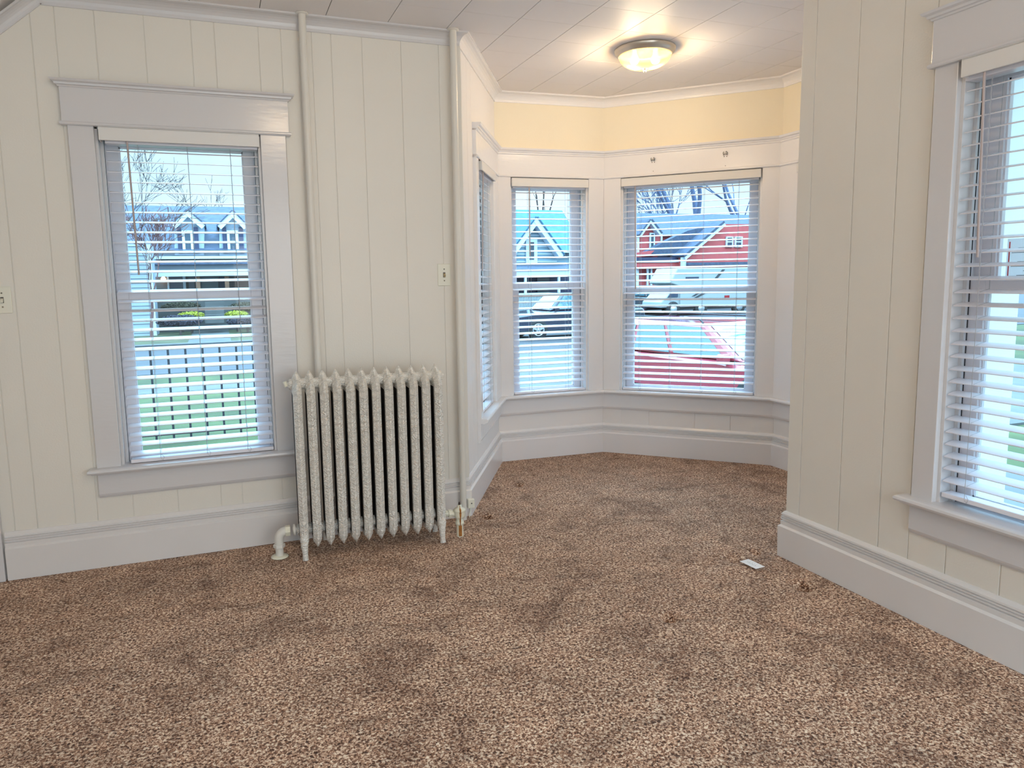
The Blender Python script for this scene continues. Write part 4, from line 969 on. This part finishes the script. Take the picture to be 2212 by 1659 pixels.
# ---- red house
def red_house():
    Y = 40.0; X0 = 30; r = empty('house', (X0, Y, GZ)); tag(r, 'red house with slate roof and white trimmed gables behind the motorhome', 'house')
    def P(mb, nm, m_, par=None):
        mb.v = [(v[0] - X0, v[1] - Y, v[2] - GZ) for v in mb.v]; return mb.build(nm, m_, par or r)
    xa, xb = atY(1362, 560, Y).x, atY(1700, 560, Y).x
    ze = atY(1430, 508, Y).z; zr = atY(1480, 462, Y + 4).z
    P(MB().box((xa, Y, GZ), (xb, Y + 8, ze)), 'wall', M['redside'])
    P(MB().prism([(Y - .4, ze), (Y + 4, zr), (Y + 8.4, ze)], 'x', atY(1398, 465, Y).x, xb), 'roof', M['slate'])
    # left gable
    Yg = Y - 0.8
    g = ppoly([(1400, 481), (1426, 511), (1426, 546), (1378, 546), (1378, 511)], Yg); P(MB().prism(g, 'y', Yg, Yg + 5), 'left_gable', M['redside'])
    pc, pl, pr = [Vector(q) for q in ppoly([(1398, 476), (1374, 510), (1421, 506)], Yg)]
    for a_ in (pl, pr):
        dv = (a_ - pc).normalized(); nn = Vector((-dv.y, dv.x)); nn = nn if nn.y > 0 else -nn
        P(MB().prism([(v.x, v.y) for v in (pc, a_, a_ - nn * .14, pc - nn * .14)], 'y', Yg - .4 - (0.02 if a_ is pr else 0), Yg), 'rake_board', M['htrim'])
        P(MB().prism([(v.x, v.y) for v in (pc + nn * .1, a_ + nn * .1, a_, pc)], 'y', Yg - .45 - (0.02 if a_ is pr else 0), Yg + 4), 'gable_roof', M['slate'])
    w = hwindow(r, (1402, 503, 1413, 545), Yg - .02, .08); w.location = (-X0, -Y, -GZ)
    for px in ((1426, 503, 1429, 546), (1376, 511, 1379, 546)): P(hbox(MB(), px, Yg, .1), 'corner_board', M['htrim'])
    # lower roof plane in front, sloping down to the left
    Yl = Y - 1.6
    P(MB().prism(ppoly([(1486, 498), (1556, 482), (1475, 552), (1380, 552), (1436, 522)], Yl), 'y', Yl, Yl + .5), 'porch_roof', M['slate'])
    P(MB().prism(ppoly([(1372, 546), (1414, 541), (1402, 553), (1372, 556)], Yl - .2), 'y', Yl - .2, Yl), 'entry_gable', M['redside'])
    # right gable
    Yr_ = Y - 2.4
    P(MB().prism(ppoly([(1558, 484), (1700, 484), (1700, 600), (1474, 600), (1474, 553)], Yr_), 'y', Yr_, Yr_ + 3), 'right_gable', M['redside'])
    a_, pc = [Vector(q) for q in ppoly([(1470, 556), (1556, 482)], Yr_)]
    dv = (a_ - pc).normalized(); nn = Vector((-dv.y, dv.x)); nn = nn if nn.y > 0 else -nn
    P(MB().prism([(v.x, v.y) for v in (pc, a_, a_ - nn * .2, pc - nn * .2)], 'y', Yr_ - .4, Yr_), 'rake_board', M['htrim'])
    P(MB().prism([(v.x, v.y) for v in (pc + nn * .14, a_ + nn * .14, a_, pc)], 'y', Yr_ - .45, Yr_ + 3), 'gable_roof', M['slate'])
    for px in ((1567, 511, 1582, 534), (1586, 511, 1602, 534)): w = hwindow(r, px, Yr_ - .02, .08, glass='darkglass'); w.location = (-X0, -Y, -GZ)
    P(hbox(MB(), (1480, 566, 1700, 572), Yr_ - .1, .3), 'porch_eave', M['slate']); P(hbox(MB(), (1470, 556, 1478, 582), Yr_, .2), 'corner_board', M['htrim'])
    P(hbox(MB(), (1362, 556, 1470, 564), Yl - .3, .1, .6), 'soffit', M['shutter'])
    P(hbox(MB(), (1362, 568, 1470, 578), Yl - .3, .1, .3), 'balcony_wall', M['redside'])
    P(hbox(MB(), (1362, 564, 1472, 567), Yl - .35, .1, .2), 'white_band', M['htrim'])
    for px in ((1372, 580, 1378, 640), (1396, 580, 1399, 640), (1404, 580, 1407, 640), (1429, 580, 1433, 640), (1440, 580, 1446, 640)): P(hbox(MB(), px, Yl, .1), 'window_trim', M['htrim'])
    P(hbox(MB(), (1399, 580, 1404, 606), Yl + .05, .08), 'pane', M['hglass']); P(hbox(MB(), (1433, 580, 1462, 606), Yl + .05, .08), 'pane', M['hglass'])
    P(hbox(MB(), (1362, 578, 1476, 640), Yl + .3, .1, .2), 'ground_floor_wall', M['redside'])
red_house()
def big_tree():
    Y = 54.0
    r = tree('big_bare_tree', (atY(1452, 600, Y).x, Y, GZ), 26, 0.42, 'large bare tree with a thick trunk behind the red house', M['bark'], 21, 6, 0.5, minr=0.03, first=0.27, nseg=5)
    tree('big_bare_tree', (atY(1497, 600, Y + 2).x, Y + 2, GZ), 28, 0.62, 'second large bare tree with forked trunk behind the red house roof', M['bark'], 33, 6, 0.42, minr=0.03, first=0.24, nseg=5)
    tree('big_bare_tree', (atY(1612, 600, Y - 3).x, Y - 3, GZ), 24, 0.40, 'bare tree behind the right gable of the red house', M['bark'], 44, 6, 0.5, minr=0.03, first=0.25, nseg=4)
    tree('small_tree', (atY(1590, 600, 34).x, 29.0, GZ), 7.0, 0.08, 'thin brown bare tree in front of the red house right gable', M['twig'], 51, 5, 0.6, minr=0.012)
big_tree()
# outside the right window
tree('bare_tree', (19.5, 10.2, GZ), 10, 0.16, 'bare tree on the lawn outside the right window', M['twig'], 61, 5, 0.55, minr=0.016)
def thin_paper():
    X = bpy.data.materials.new('thin_white_paper'); X.use_nodes = True; n = X.node_tree; b = n.nodes['Principled BSDF']
    b.inputs['Base Color'].default_value = (0.95, 0.95, 0.96, 1); o = n.nodes['Material Output']
    t = n.nodes.new('ShaderNodeBsdfTranslucent'); t.inputs['Color'].default_value = (0.9, 0.9, 0.92, 1); m_ = n.nodes.new('ShaderNodeMixShader'); m_.inputs['Fac'].default_value = 0.6
    n.links.new(b.outputs[0], m_.inputs[1]); n.links.new(t.outputs[0], m_.inputs[2]); n.links.new(m_.outputs[0], o.inputs['Surface']); return X
M['thinpaper'] = thin_paper()
nr = empty('window_notice', (XR + 0.1185, 1.60, 1.25)); tag(nr, 'white paper notice with a red margin stuck on the right window pane', 'notice')
MB().box((0, -0.10, 0), (0.0006, 0.050, 0.15)).build('paper', M['thinpaper'], nr)
MB().box((-0.0008, 0.040, 0.01), (-0.0002, 0.044, 0.14)).build('red_margin', M['redink'], nr)
b = MB()
for k in range(9): b.box((-0.0008, -0.09, 0.012 + k * 0.015), (-0.0002, 0.034 - (k % 3) * 0.02, 0.0145 + k * 0.015))
b.build('text_lines', M['ink'], nr)
